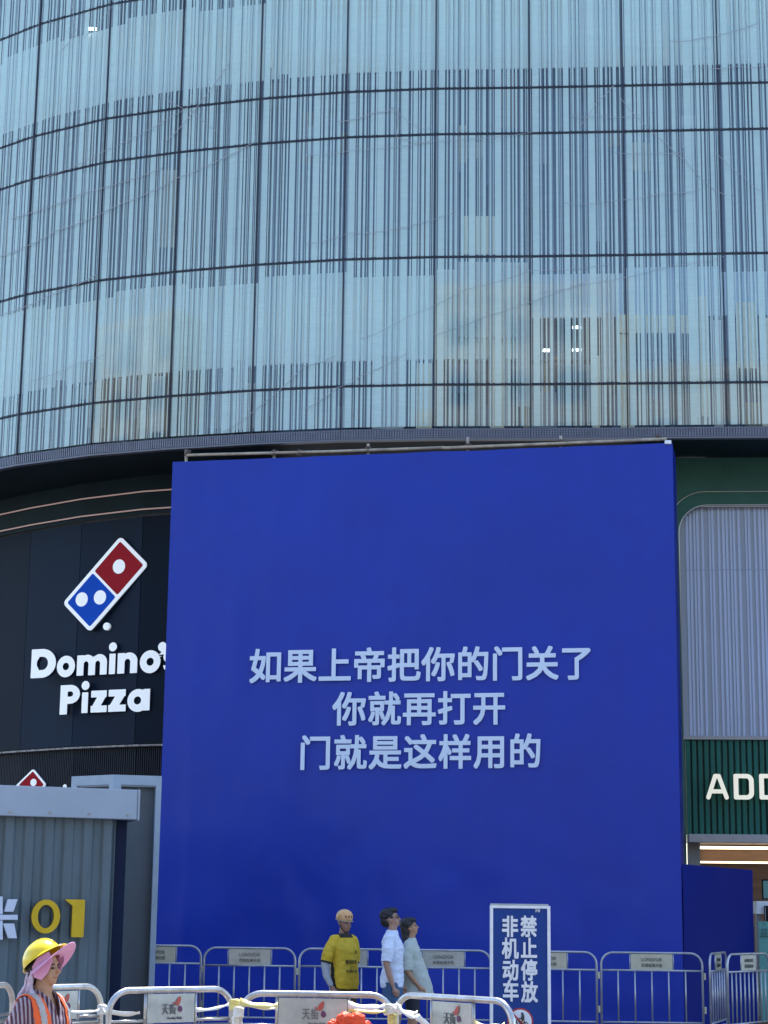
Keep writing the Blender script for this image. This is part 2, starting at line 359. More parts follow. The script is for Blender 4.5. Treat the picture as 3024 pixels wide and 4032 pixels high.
# soffit and interior behind the screen
link('soffit', strip(V, 9.34, 9.42, .11, 1.9), M_soffit, mall)
Cin = offset_curve(V, 1.05)
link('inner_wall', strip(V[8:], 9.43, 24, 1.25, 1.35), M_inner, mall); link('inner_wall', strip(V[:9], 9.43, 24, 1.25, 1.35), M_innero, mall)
for z0, z1 in ((10.82, 12.40), (16.05, 17.62), (21.3, 24)):
    A = offset_curve(V, .5)
    for i in range(len(A) - 1):
        a, b = A[i], A[i + 1]; an = math.atan2(b.y - a.y, b.x - a.x); Mm = Matrix.Translation((a.x, a.y, 0)) @ Matrix.Rotation(an, 4, 'Z'); L_ = (b - a).length
        dz = .10 * (i % 2); lift = .72 if (a.x > 2 and z0 < 11) else 0
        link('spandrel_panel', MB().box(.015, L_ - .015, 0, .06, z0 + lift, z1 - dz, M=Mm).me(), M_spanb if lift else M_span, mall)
    link('service_rail', strip(V, z0 - .09, z0 - .05, .42, .46), M_mull, mall)
for i in range(len(Cin) - 1):
    a, b = Cin[i], Cin[i + 1]
    for k in (0, .5):
        p = a.lerp(b, k); link('inner_mullion', MB().box(p.x - .035, p.x + .035, p.y, p.y + .1, 9.44, 23.8).me(), M_innermull, mall)
# things seen behind the glass on the right: beam, posts, light tubes
def inner_box(name, x0, y0, x1, y1, Y, m, dep=.1):
    p, q = at(x0, y0, Y), at(x1, y1, Y)
    link(name, MB().box(p.x, q.x, Y, Y + dep, min(p.z, q.z), max(p.z, q.z)).me(), m, mall)
def inner_panel(name, x0, y0, x1, y1, m, off=.42):
    Y = 30.2
    for _ in range(12): Y = on_curve(V, at((x0 + x1) / 2, (y0 + y1) / 2, Y).x)[0].y + off
    inner_box(name, x0, y0, x1, y1, Y, m, .05)
inner_panel('interior_beam', 2440, 1238, 2718, 1312, M_cream, .3)
for q in ((2722, 1165, 2790, 1640), (2900, 1190, 2985, 1450), (2805, 1260, 2850, 1690), (2440, 1315, 2500, 1690), (2370, 1230, 2418, 1500), (1930, 1360, 1985, 1690), (2330, 1400, 2362, 1690), (2990, 1250, 3060, 1690),
          (1800, 1030, 2080, 1330), (1470, 1400, 1590, 1690), (1640, 1430, 1700, 1690), (2040, 1200, 2090, 1600), (1820, 850, 1960, 1000), (930, 1420, 960, 1690), (600, 1480, 640, 1700)):
    inner_panel('interior_post', *q, M_cream if q[0] % 3 else M_creamb, .33)  # real posts plus cream pieces standing in for warm reflections
rnd = random.Random(5)
pm = [mat('interior_tone', c, .6, var=.15, scale=1.5) for c in ((.20, .17, .13), (.05, .07, .10), (.30, .36, .42), (.12, .18, .30), (.45, .42, .32))]
for k in range(90):
    x0 = rnd.uniform(-60, 3000); y0 = rnd.choice((rnd.uniform(240, 960), rnd.uniform(1360, 1640))); w_ = rnd.uniform(12, 70); h_ = rnd.uniform(60, 320)
    if y0 < 1010 and y0 + h_ > 1010: h_ = 1010 - y0
    inner_panel('interior_panel', x0, y0, x0 + w_, min(y0 + h_, 1685), rnd.choice(pm), rnd.uniform(.5, .95))
for x0, y0, x1 in ((2255, 1283, 2292), (2255, 1372, 2292), (2137, 1374, 2164), (338, 107, 378), (655, 45, 675)):
    Y = 30.12 if x0 > 1000 else 32.2
    inner_box('tube_light', x0, y0, x1, y0 + 8, Y, M_tubelight, .05)
# sagging cables strung over the screen
def cable(pts, r=.006, dy=-.03):
    P = []
    for (x, y), (x2, y2) in zip(pts[:-1], pts[1:]):
        for k in range(8):
            s = k / 8; sag = 7 * 4 * s * (1 - s)
            p, a = hit_curve(x + (x2 - x) * s, y + (y2 - y) * s + sag, offset_curve(V, dy)); P.append(p)
    p, a = hit_curve(*pts[-1], offset_curve(V, dy)); P.append(p)
    link('cable', MB().tube(P, r, 5).me(), M_cable, mall)
M_cable = mat('grey_cable', (.40, .42, .46), .5, var=.2, scale=30)
cabs = [[(0, 1010), (230, 905), (480, 800), (700, 700), (1000, 560)], [(170, 700), (420, 590), (680, 455), (760, 400)], [(40, 860), (330, 760), (640, 660)],
        [(880, 1700), (1010, 1610), (1200, 1440), (1320, 1400)], [(1420, 1335), (1600, 1250), (1830, 1140), (2090, 1065), (2400, 1040)],
        [(1700, 1320), (1900, 1250), (2300, 1110)], [(1200, 960), (1380, 915), (1560, 900), (1800, 830)], [(1330, 480), (1480, 440), (1550, 425)],
        [(1200, 610), (1390, 590), (1700, 555), (2100, 520)], [(2440, 380), (2520, 470), (2620, 560), (2700, 630), (2760, 700), (2860, 770)],
        [(2820, 600), (2920, 690), (3010, 760)], [(2280, 500), (2350, 400), (2420, 330)], [(2224, 800), (2400, 790), (2600, 760), (2760, 745)],
        [(2640, 160), (2760, 150), (2990, 90)], [(2124, 1150), (2300, 1120), (2650, 1045), (2850, 1010)], [(1200, 1610), (1330, 1525), (1420, 1480), (1600, 1390)],
        [(190, 80), (330, 150), (460, 0)], [(0, 1240), (200, 1160), (380, 1080)], [(120, 1500), (300, 1430), (420, 1390)],
        [(2250, 455), (2350, 455), (2520, 455)], [(2760, 265), (2900, 262), (3020, 256)], [(1540, 420), (1640, 495), (1700, 500)], [(1570, 420), (1560, 540), (1700, 560)],
        [(2420, 600), (2600, 600), (2700, 595)], [(640, 380), (760, 440), (860, 520)], [(900, 250), (760, 440), (650, 560)], [(280, 0), (300, 120), (240, 200)]]
for c in cabs: cable(c, random.choice((.004, .005, .0065)))
# roof body that casts the shade
A = offset_curve(V, 1.4); n = len(A)
vv = [(p.x, p.y, z) for z in (9.44, 25.0) for p in A] + [(30, 27.6, 9.44), (30, 60, 9.44), (-30, 60, 9.44), (-30, 50, 9.44), (30, 27.6, 25), (30, 60, 25), (-30, 60, 25), (-30, 50, 25)]
b0 = list(range(n)) + [2 * n, 2 * n + 1, 2 * n + 2, 2 * n + 3]; t0 = list(range(n, 2 * n)) + [2 * n + 4, 2 * n + 5, 2 * n + 6, 2 * n + 7]; K = len(b0)
ff = [list(reversed(b0)), t0] + [(b0[i], b0[(i + 1) % K], t0[(i + 1) % K], t0[i]) for i in range(K)]
link('upper_storeys', mesh(vv, ff), M_inner, mall)
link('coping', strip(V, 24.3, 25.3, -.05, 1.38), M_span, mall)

# ------------------------------------------------------------------ glyph maker (implicit outline -> flat-faced solid letter)
def contour(fn, x0, y0, x1, y1, n=84):
    h = (y1 - y0) / n; nx = int((x1 - x0) / h) + 1
    X, Y = np.meshgrid(x0 + h * np.arange(nx + 1), y0 + h * np.arange(n + 1)); Fv = fn(X, Y) + 1e-7
    seg = {}
    def ip(i, j, k, l):
        a, b = Fv[j, i], Fv[l, k]; t = a / (a - b)
        return (round(float(X[j, i] + t * (X[l, k] - X[j, i])), 6), round(float(Y[j, i] + t * (Y[l, k] - Y[j, i])), 6))
    ins = Fv < 0
    for j in range(n):
        for i in range(nx):
            c = (ins[j, i], ins[j, i + 1], ins[j + 1, i + 1], ins[j + 1, i])
            if all(c) or not any(c): continue
            co = ((i, j), (i + 1, j), (i + 1, j + 1), (i, j + 1)); ent = []; ext = []
            for k in range(4):
                a, b = co[k], co[(k + 1) % 4]
                if c[k] and not c[(k + 1) % 4]: ent.append(ip(*a, *b))
                if not c[k] and c[(k + 1) % 4]: ext.append(ip(*a, *b))
            for p, q in zip(ent, ext): seg[p] = q
    loops = []
    while seg:
        s, q = seg.popitem(); lp = [s]
        while q != s and q in seg: lp.append(q); q = seg.pop(q)
        if len(lp) > 5:
            out = []
            for i, p in enumerate(lp):   # drop collinear points
                a, b = lp[i - 1], lp[(i + 1) % len(lp)]
                if abs((p[0] - a[0]) * (b[1] - p[1]) - (p[1] - a[1]) * (b[0] - p[0])) > 2e-7 * 10: out.append(p)
            loops.append(out)
    return loops
def B(x0, y0, x1, y1, r=0): return lambda X, Y: (lambda qx, qy: np.hypot(np.maximum(qx, 0), np.maximum(qy, 0)) + np.minimum(np.maximum(qx, qy), 0) - r)(np.abs(X - (x0 + x1) / 2) - (x1 - x0) / 2 + r, np.abs(Y - (y0 + y1) / 2) - (y1 - y0) / 2 + r)
def E_(cx, cy, rx, ry): return lambda X, Y: (np.hypot((X - cx) / rx, (Y - cy) / ry) - 1) * min(rx, ry)
def S_(x0, y0, x1, y1, r, flat=True):
    L = math.hypot(x1 - x0, y1 - y0); ux, uy = (x1 - x0) / L, (y1 - y0) / L
    def g(X, Y):
        dx, dy = X - x0, Y - y0; u = dx * ux + dy * uy; v = np.abs(dx * uy - dy * ux)
        if flat: return np.maximum(v - r, np.abs(u - L / 2) - L / 2)
        uu = np.clip(u, 0, L); return np.hypot(dx - uu * ux, dy - uu * uy) - r
    return g
def U_(*f): return lambda X, Y: np.minimum.reduce([g(X, Y) for g in f])
def N_(f, *g): return lambda X, Y: np.maximum.reduce([f(X, Y)] + [-h(X, Y) for h in g])
GL = {
 'D': (N_(U_(B(0, 0, .40, 1), N_(E_(.36, .5, .48, .5), B(-1, -1, .1, 2))), U_(B(.26, .27, .40, .73), E_(.38, .5, .19, .23))), .84),
 'o': (N_(E_(.37, .36, .37, .40), E_(.37, .36, .13, .14)), .74),
 'n': (N_(U_(B(0, 0, .25, .75), B(.1, 0, .70, .45), E_(.40, .44, .30, .32)), B(.25, -.1, .45, .40), E_(.35, .40, .10, .13)), .70),
 'm': (N_(U_(B(0, 0, .24, .75), B(.1, 0, 1.06, .45), E_(.36, .45, .27, .31), E_(.79, .45, .27, .31), B(.36, .45, .8, .68)), B(.24, -.1, .41, .40), E_(.325, .40, .085, .12), B(.65, -.1, .82, .40), E_(.735, .40, .085, .12)), 1.06),
 'i': (U_(B(.02, 0, .27, .75), E_(.145, 1.0, .16, .165)), .30),
 "'": (U_(E_(.2, .82, .17, .17), N_(E_(.14, .72, .22, .24), E_(.02, .80, .20, .24), B(-1, .5, 1, .55))), .4),
 's': (U_(N_(E_(.28, .53, .27, .23), E_(.34, .53, .12, .07), B(.30, .40, 1, .52)), N_(E_(.30, .22, .28, .24), E_(.22, .23, .12, .07), B(-1, .23, .26, .36))), .58),
 'P': (N_(U_(B(0, 0, .27, 1), B(0, .36, .38, 1), E_(.36, .68, .36, .32)), U_(B(.27, .60, .38, .78), E_(.38, .69, .09, .09))), .72),
 'z': (U_(B(0, .52, .62, .75), B(0, 0, .64, .23), lambda X, Y: np.maximum(np.maximum(np.abs(X - .32 - (Y - .375) * .62) - .17, Y - .6), .15 - Y)), .64),
 'a': (U_(N_(E_(.38, .36, .38, .40), E_(.36, .36, .13, .14)), B(.56, 0, .80, .75)), .80),
 '0': (N_(E_(.40, .5, .40, .5), E_(.40, .5, .225, .345)), .8),
 '1': (U_(B(.26, 0, .60, 1, .03), lambda X, Y: np.maximum(np.maximum(Y - 1, .80 - Y), np.maximum(X - .5, (.30 - X) - (Y - .80) * 1.3))), .6),
 'A': (U_(S_(.085, .085, .37, .915, .085, False), S_(.80, .085, .51, .915, .085, False), S_(.37, .915, .51, .915, .085, False), S_(.2, .32, .68, .32, .08)), .885),
 'R': (N_(U_(B(0, 0, .5, 1, .07), B(.0, 0, .80, 1, .27)), U_(B(.19, .17, .4, .83, .02), B(.19, .17, .61, .83, .12))), .80),
}
glyph_cache = {}
def glyph(ch, depth):
    if (ch, depth) in glyph_cache: return glyph_cache[ch, depth]
    fn, wd = GL[ch]; loops = contour(fn, -.12, -.12, wd + .12, 1.25)
    cu = bpy.data.curves.new('g', 'CURVE'); cu.dimensions = '2D'; cu.fill_mode = 'BOTH'; cu.extrude = depth / 2
    for lp in loops:
        s = cu.splines.new('POLY'); s.points.add(len(lp) - 1)
        for k, p in enumerate(lp): s.points[k].co = (p[0], p[1], 0, 1)
        s.use_cyclic_u = True
    me = evaluate(bpy.data.objects.new('g', cu)); bpy.data.curves.remove(cu); me.materials.clear(); me.update()
    for p in me.polygons: p.material_index = 0 if abs(p.normal.z) > .7 else 1
    glyph_cache[ch, depth] = (me, wd); return me, wd
def put_glyph(ch, x0, x1, yb, yt, o, a, parent, mats, depth=.1, name='letter', proud=.02, cap=1.0):
    """a solid letter on the wall plane through o with heading a; x0..x1 / yb..yt say how wide and high it stands"""
    me0, wd = glyph(ch, depth); me = me0.copy(); ix = [p.material_index for p in me.polygons]
    for m in mats: me.materials.append(m)
    for p, i in zip(me.polygons, ix): p.material_index = i
    n = Vector((math.sin(a), -math.cos(a), 0)); o = Vector(o) + n * (proud + depth)
    p0 = hit(x0, yb, o, a); p1 = hit(x1, yb, o, a); pt = hit(x0, yt, o, a)
    sx = (p1 - p0).length / wd; sz = (pt.z - p0.z) / cap
    M = frame(p0, a) @ Matrix.Translation((0, 0, -depth / 2)) @ Matrix.Diagonal((sx, sz, 1, 1))
    for v in me.vertices: v.co = (M @ v.co)
    return link(name, me, None, parent)
def text_me(s, bold=0, ext=0.0):
    cu = bpy.data.curves.new('t', 'FONT'); cu.body = s; cu.size = 1; cu.resolution_u = 3; cu.fill_mode = 'FRONT'
    me = evaluate(bpy.data.objects.new('t', cu)); bpy.data.curves.remove(cu); me.materials.clear()
    if bold and me.vertices:          # a heavier weight: the outline swept round a small square, each pass a hair prouder
        V0 = [v.co.copy() for v in me.vertices]; F0 = [list(p.vertices) for p in me.polygons]; mb = MB()
        for k, (dx, dy) in enumerate(((0, 0), (1, 1), (1, -1), (-1, -1), (-1, 1), (1, 0), (0, -1), (-1, 0), (0, 1))):
            mb.add([(p.x + dx * bold, p.y + dy * bold, p.z + k * .0006) for p in V0], F0)
        me = mesh(mb.v, mb.f)
    return me
def put_text(s, x0, x1, yb, yt, o, a, parent, m, bold=0, proud=.004, name='lettering', keep=False, ext=0):
    me = text_me(s, bold, ext)
    if not me.vertices: return None
    co = np.array([v.co[:] for v in me.vertices]); mn, mx = co.min(0), co.max(0)
    if keep: mn[0], mx[0], mn[1], mx[1] = -.0, 1.0, -.12, .88
    p0 = hit(x0, yb, o, a); p1 = hit(x1, yb, o, a); pt = hit(x0, yt, o, a)
    M = frame(p0, a) @ Matrix.Translation((0, 0, proud)) @ Matrix.Diagonal(((p1 - p0).length / (mx[0] - mn[0]), (pt.z - p0.z) / (mx[1] - mn[1]), 1, 1)) @ Matrix.Translation((-mn[0], -mn[1], 0))
    for v in me.vertices: v.co = M @ v.co
    return link(name, me, m, parent)

# ------------------------------------------------------------------ dark shop front on the left, under the curve
W = offset_curve(V, 1.75)
shop = thing('dark_storefront', 'dark navy curved shop front under the glass screen, left of the blue hoarding', 'shop', (-5, 33, 0))
zt = hit_curve(300, 2060, W)[0].z; zb = hit_curve(300, 2938, W)[0].z
link('upper_fascia', strip(W[:9], zt + .02, 9.335, .0, .2), M_soffit, shop)
for i in range(9):
    A = W[i:i + 2]; a, b = A
    for k in range(1):
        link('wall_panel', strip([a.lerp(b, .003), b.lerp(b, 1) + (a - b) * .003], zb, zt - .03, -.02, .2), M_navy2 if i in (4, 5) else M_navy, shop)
for y in (1972, 2040):
    z = hit_curve(300, y, W)[0].z; P = [(p.x, p.y, z) for p in offset_curve(W[:10], -.05)]
    link('light_tube', MB().tube(P, .014, 6).me(), M_pink, shop)
z = zb - .02; link('light_trim', strip(W[:10], z - .03, z, -.06, .1), mat('dotted_trim', (.62, .56, .5), .5, c2=(.04, .04, .05), var=.2, scale=14), shop)
mb = MB(); R_ = offset_curve(W, .1)
for i in range(9):
    a, b = R_[i], R_[i + 1]; an = math.atan2(b.y - a.y, b.x - a.x); Mm = Matrix.Translation((a.x, a.y, 0)) @ Matrix.Rotation(an, 4, 'Z'); L_ = (b - a).length
    for k in range(30): mb.box((k + .2) / 30 * L_, (k + .8) / 30 * L_, -.05, .0, 0, zb - .05, M=Mm)
tag(link('ribbed_cladding', mb.me(), mat('rib', (.009, .014, .026), .5, spec=.2), shop), kind='stuff')
link('back_wall', strip(W[:11], 0, zb - .02, .15, .3), M_black, shop)

def domino_logo(parent_label, T, R, Bm, Lf, o, a, depth, name='pizza_logo_sign'):
    nn = Vector((math.sin(a), -math.cos(a), 0)); p = [hit(*q, o + nn * depth, a) - nn * depth for q in (T, R, Bm, Lf)]; c = (p[0] + p[2]) / 2
    root = thing(name, parent_label, 'sign', c)
    # local frame: u along short side (top->right), v along the long side (top->left)
    F_ = frame(c, a); Fi = F_.inverted(); T2, R2, B2, L2 = [(Fi @ q).to_2d() for q in p]
    u = ((R2 - T2) + (B2 - L2)) / 2; v = ((L2 - T2) + (B2 - R2)) / 2; o2 = (T2 + B2 + R2 + L2) / 4 - (u + v) / 2
    def quad(s0, s1, t0, t1, z0, z1, rad, m2, nm, mm=None):
        lu, lv = u.length, v.length; pts = []
        for cs, ct, a0 in ((s1, t0, -90), (s1, t1, 0), (s0, t1, 90), (s0, t0, 180)):
            ps = cs * lu + (rad if cs == s0 else -rad); pt_ = ct * lv + (rad if ct == t0 else -rad)
            for k in range(6):
                t = math.radians(a0 + k * 18); pts.append((ps + rad * math.cos(t), pt_ + rad * math.sin(t)))
        un, vn = u / lu, v / lv; vv = [F_ @ Vector((*(o2 + un * x + vn * y), z)) for z in (z0, z1) for x, y in pts]; N = len(pts)
        me = mesh(vv, [list(range(N)), list(range(2 * N - 1, N - 1, -1))] + [(i, (i + 1) % N, N + (i + 1) % N, N + i) for i in range(N)])
        bm = bmesh.new(); bm.from_mesh(me); bmesh.ops.recalc_face_normals(bm, faces=bm.faces); bm.to_mesh(me); bm.free()
        link(nm, me, m2, root)
    Lu = u.length; r = Lu * .10
    quad(0, 1, 0, 1, .02, depth - .02, r, M_side, 'casing'); quad(.0, 1, 0, 1, depth - .018, depth, r, M_white, 'border')
    e = .085; ev = e * u.length / v.length
    quad(e, 1 - e, ev, .5 - ev * .35, depth + .002, depth + .006, r * .4, M_red, 'red_field'); quad(e, 1 - e, .5 + ev * .35, 1 - ev, depth + .002, depth + .006, r * .4, M_lblue, 'blue_field')
    def dot(s, t):
        cc = o2 + u * s + v * t; rr = Lu * .155; N = 28
        vv = [F_ @ Vector((cc.x + rr * math.cos(k * 2 * math.pi / N), cc.y + rr * 1.02 * math.sin(k * 2 * math.pi / N), z)) for z in (depth + .007, depth + .012) for k in range(N)]
        link('dot', mesh(vv, [list(range(N, 2 * N))] + [(i, (i + 1) % N, N + (i + 1) % N, N + i) for i in range(N)]), M_white, root)
    dot(.5, .25); dot(.25, .68); dot(.75, .82) if False else None
    return root, F_, o2, u, v, dot
pl, al = hit_curve(370, 2300, W)
an_l = -.42
lg, F_, o2, u, v, dot = domino_logo('large tilted red and blue domino tile sign with white dots on the navy wall', (475, 2112), (583, 2222), (354, 2490), (246, 2374), pl, an_l, .16)
def dot_px(x, y, o, a): pass
# the two dots on the blue half sit side by side
def place_dot(px, py, F_, o2, u, v, dot, o, a):
    q = (F_.inverted() @ hit(px, py, o + Vector((math.sin(a), -math.cos(a), 0)) * .172, a)).to_2d() - o2
    s = q.dot(u) / u.length_squared; t = q.dot(v) / v.length_squared; dot(s, t)
for c in list(lg.children):
    if c.name.startswith('dot'): bpy.data.objects.remove(c)
for q in ((468, 2236), (327, 2370), (396, 2362)): place_dot(*q, F_, o2, u, v, dot, pl, an_l)
nameb = thing('pizza_name_sign', 'white raised Domino\'s Pizza lettering on the navy wall beside the blue hoarding'.replace("Domino's Pizza", 'two-line pizza shop'), 'sign', hit_curve(350, 2700, W)[0])
pl2, _ = hit_curve(330, 2700, W); an2 = -.43
LT = (M_white, M_side)
for ch, x0, x1, yb, yt in (('D', 120, 217, 2671, 2558), ('o', 222, 293, 2664, 2559), ('m', 301, 419, 2661, 2555), ('i', 426, 455, 2655, 2548), ('n', 461, 539, 2653, 2546), ('o', 549, 630, 2648, 2536), ("'", 616, 656, 2640, 2528), ('s', 640, 700, 2645, 2535),
                           ('P', 234, 311, 2814, 2699), ('i', 318, 347, 2808, 2700), ('z', 356, 419, 2806, 2692), ('z', 425, 494, 2803, 2688), ('a', 500, 588, 2800, 2688)):
    put_glyph(ch, x0, x1, yb, yt, pl2, an2, nameb, LT, .10, proud=.06)
# small registered dot
me = MB().tube([(0, 0, 0), (0, 0, .08)], .068, 20).me(); link('round_dot', me, M_white, nameb, frame(hit(434, 2470, pl2, an2), an2) @ Matrix.Translation((0, 0, .05)))
# second, smaller sign just above the container roof
pl3, _ = hit_curve(130, 3060, W); pl3 = pl3 + Vector((.0, -.9, 0))
lg2, F2, o22, u2, v2, dot2 = domino_logo('small red domino tile sign peeking over the grey container roof', (131, 3026), (182, 3090), (60, 3208), (8, 3146), pl3, -.4, .14)
for c in list(lg2.children):
    if c.name.startswith('dot'): bpy.data.objects.remove(c)
for q in ((128, 3086), (50, 3130), (88, 3128)): place_dot(*q, F2, o22, u2, v2, dot2, pl3, -.4)
name2 = thing('small_name_sign', 'small white pizza shop lettering almost hidden behind the container roof', 'sign', pl3)
for ch, x0, x1, yb, yt in (('P', 180, 212, 3150, 3100), ('i', 246, 260, 3150, 3097), ('z', 264, 285, 3150, 3095)):
    put_glyph(ch, x0, x1, yb, yt, pl3, -.4, name2, LT, .08, proud=.04)

# ------------------------------------------------------------------ green shop front on the right
GA = -.08; gO = Vector((5.3, 31.15, 0))
def G(x, y, dz=0): return hit(x, y, gO + Vector((math.sin(GA), -math.cos(GA), 0)) * dz, GA)
gs = thing('green_storefront', 'dark green shop front with a rounded striped window right of the blue hoarding', 'shop', (6.4, 31.2, 0))
GF = frame((0, 0, 0), GA)
def gl(x, y, dz=0): q = frame(gO, GA).inverted() @ G(x, y, dz); return q.x, q.y
FG = frame(gO, GA)
x_l = gl(2500, 2300)[0]; x_r = x_l + 9
wx0, wz1 = gl(2672, 2100)[0], gl(3000, 1986)[1]; wz0 = gl(2850, 2898)[1]; rad = .48
def wall_with_hole():
    # plate round the rounded window, solid, 12 cm deep
    pts = []
    for k in range(9):
        t = math.radians(180 - k * 90 / 8); pts.append((wx0 + rad + rad * math.cos(t), wz1 - rad + rad * math.sin(t)))
    mb = MB(); top = 9.33
    mb.box(x_l, wx0, 0, top, -.12, 0, M=FG)
    for (ax, az), (bx, bz) in zip(pts[:-1], pts[1:]):
        mb.add([FG @ Vector(q) for q in ((ax, az, 0), (bx, bz, 0), (bx, top, 0), (ax, top, 0), (ax, az, -.12), (bx, bz, -.12))], [(0, 1, 2, 3), (0, 4, 5, 1)])
    mb.box(wx0 + rad, x_r, wz1, top, -.12, 0, M=FG)
    return mb.me()
link('green_wall', wall_with_hole(), M_green, gs)
def arc_path(gx, gz, r, zlow):
    P = [(wx0 + gx, zlow)]
    for k in range(11):
        t = math.radians(180 - k * 9); P.append((wx0 + gx + r + r * math.cos(t), wz1 + gz - r + r * math.sin(t)))
    P.append((x_r, wz1 + gz)); return P
link('outer_trim', MB().tube([FG @ Vector((x, z, .015)) for x, z in arc_path(-.17, .22, .62, 3.2)], .013, 6).me(), M_gtrim, gs)
win = link('window', MB().box(wx0 + .001, x_r, wz0, wz1 - .002, -.19, -.17, M=FG).me(), M_frost, gs)
link('window_frame', MB().tube([FG @ Vector((x, z, -.01)) for x, z in arc_path(.004, -.004, .48, wz0)], .014, 6).me(), mat('window_trim', (.45, .46, .42), .3, metal=.6), win)
mb = MB(); x = wx0 + .16; pat = [(.0, .07), (.10, .055), (.21, .05), (.29, .06), (.42, .065), (.62, .05), (.70, .06), (.86, .06)]
px0 = wx0 + .13
for rep in range(9):
    for s, wd in pat:
        xx = px0 + rep * .98 * 1.0 * .62 + s * .62
        if xx + wd < x_r: mb.box(xx, xx + wd * .62, wz0 + .01, wz1 - .01 - (max(0, rad - math.sqrt(max(0, rad**2 - max(0, rad - (xx - wx0))**2))) if xx - wx0 < rad else 0), -.168, -.160, M=FG)
link('window_stripes', mb.me(), M_fstripe, win)
link('window_joint', MB().box(wx0 + .02, x_r, gl(2850, 2238)[1], gl(2850, 2238)[1] + .012, -.159, -.156, M=FG).me(), mat('joint', (.32, .37, .46), .5), win)
link('sill_trim', MB().box(wx0 + .005, x_r, wz0 - .06, wz0, -.17, .03, M=FG).me(), M_canopy, gs)
cz1, cz0 = wz0 - .062, gl(2850, 3287)[1]
link('rib_backing', MB().box(wx0 + .03, x_r, cz0, cz1, -.14, -.11, M=FG).me(), mat('rib_back', (.006, .05, .04), .5), gs)
rib = bevelled(MB().box(0, .072, cz0, cz1, -.11, -.02, M=Matrix.Identity(4)).me(), .012, 2); rib.materials.append(M_greenrib)
xx = wx0 + .04
while xx < x_r - .3: link('rib', rib, None, gs, FG @ Matrix.Translation((xx, 0, 0))); xx += .1
link('jamb', MB().box(x_l, wx0 + .02, 0, wz0 - .061, .001, .03, M=FG).me(), mat('green_jamb', (.018, .10, .085), .45, var=.1), gs)
can = link('canopy', bevelled(MB().box(wx0 + .03, x_r, cz0 - .14, cz0 - .004, -.15, .35, M=FG).me(), .01), M_canopy, gs)
link('door_frame', MB().box(wx0 + .04, wx0 + .24, 0, cz0 - .145, -.15, 0, M=FG).me(), mat('frame_grey', (.28, .27, .25), .5, var=.08), gs)
# lit interior behind the opening
z1 = gl(2900, 3337)[1]; z2 = gl(2900, 3393)[1]
link('interior_wall', MB().box(wx0 + .24, x_r, 0, cz0 - .15, -1.3, -1.2, M=FG).me(), M_wood, gs)
link('interior_ceiling', MB().box(wx0 + .242, x_r, z1 + .06, z1 + .09, -1.19, -.16, M=FG).me(), M_wood, gs)
link('header_board', MB().box(wx0 + .242, x_r, z2 + .02, z1 - .02, -.62, -.58, M=FG).me(), M_wood, gs)
for zz in (z1, z2): link('led_strip', MB().box(wx0 + .25, x_r, zz - .014, zz + .014, -.42, -.39, M=FG).me(), M_led, gs)
link('interior_floor', MB().box(wx0 + .24, x_r, .004, .02, -1.2, -.2, M=FG).me(), M_wood, gs)
# letters over the door
for ch, x0, x1 in (('A', 2781, 2870), ('R', 2890, 2970), ('R', 2991, 3071)):
    put_glyph(ch, x0, x1, 3148, 3047, gO + Vector((0, -.03, 0)), GA, gs, (M_letter, M_side), .07, proud=.03)
# things standing at the shop door
tb = thing('menu_board', 'pale teal menu board with small dark print standing at the shop door', 'sign board', (6.1, 29.9, 0))
Pm = at(3005, 3700, 29.6)
def tbx(x0, x1, y0, y1, Y, m, nm, par, dep=.03):
    p, q = at(x0, y0, Y), at(x1, y1, Y); return link(nm, MB().box(p.x, q.x, Y, Y + dep, min(p.z, q.z), max(p.z, q.z)).me(), m, par)
tbx(2986, 3100, 3628, 4020, 29.9, M_teal, 'board', tb)
tbx(2992, 3090, 3684, 3690, 29.88, M_tealdark, 'print_line', tb, .01)
pm_o = Vector((0, 29.88, 0)); put_text('茶', 3000, 3014, 3644, 3634, pm_o, 0, tb, M_tealdark); put_text('小吃', 2996, 3022, 3668, 3655, pm_o, 0, tb, M_tealdark, .02); put_text('奶茶', 2996, 3022, 3681, 3671, pm_o, 0, tb, M_tealdark, .02)
cb = thing('counter_unit', 'white counter unit with dark panels inside the green shop doorway', 'counter', (6.3, 30.9, 0))
tbx(2978, 3120, 3548, 3600, 30.7, M_whitew, 'counter_top', cb, .3); tbx(2980, 3008, 3600, 4000, 30.75, mat('stone', (.3, .28, .3), .6, var=.4, scale=30), 'side_panel', cb, .2)
tbx(3010, 3120, 3566, 4000, 30.66, M_black, 'dark_panel', cb, .03)
for k in range(3): tbx(3013 + k * 12, 3016 + k * 12, 3570, 3640, 30.64, M_whitew, 'slat', cb, .01)
sc2 = thing('wall_screen', 'teal menu screen in a dark frame inside the green shop doorway', 'screen', (6.5, 31.2, 2))
tbx(3000, 3120, 3462, 3542, 31.3, M_black, 'screen_frame', sc2); tbx(3005, 3115, 3468, 3538, 31.285, mat('screen', (.06, .17, .18), .3, emit=.1), 'screen_face', sc2, .01)

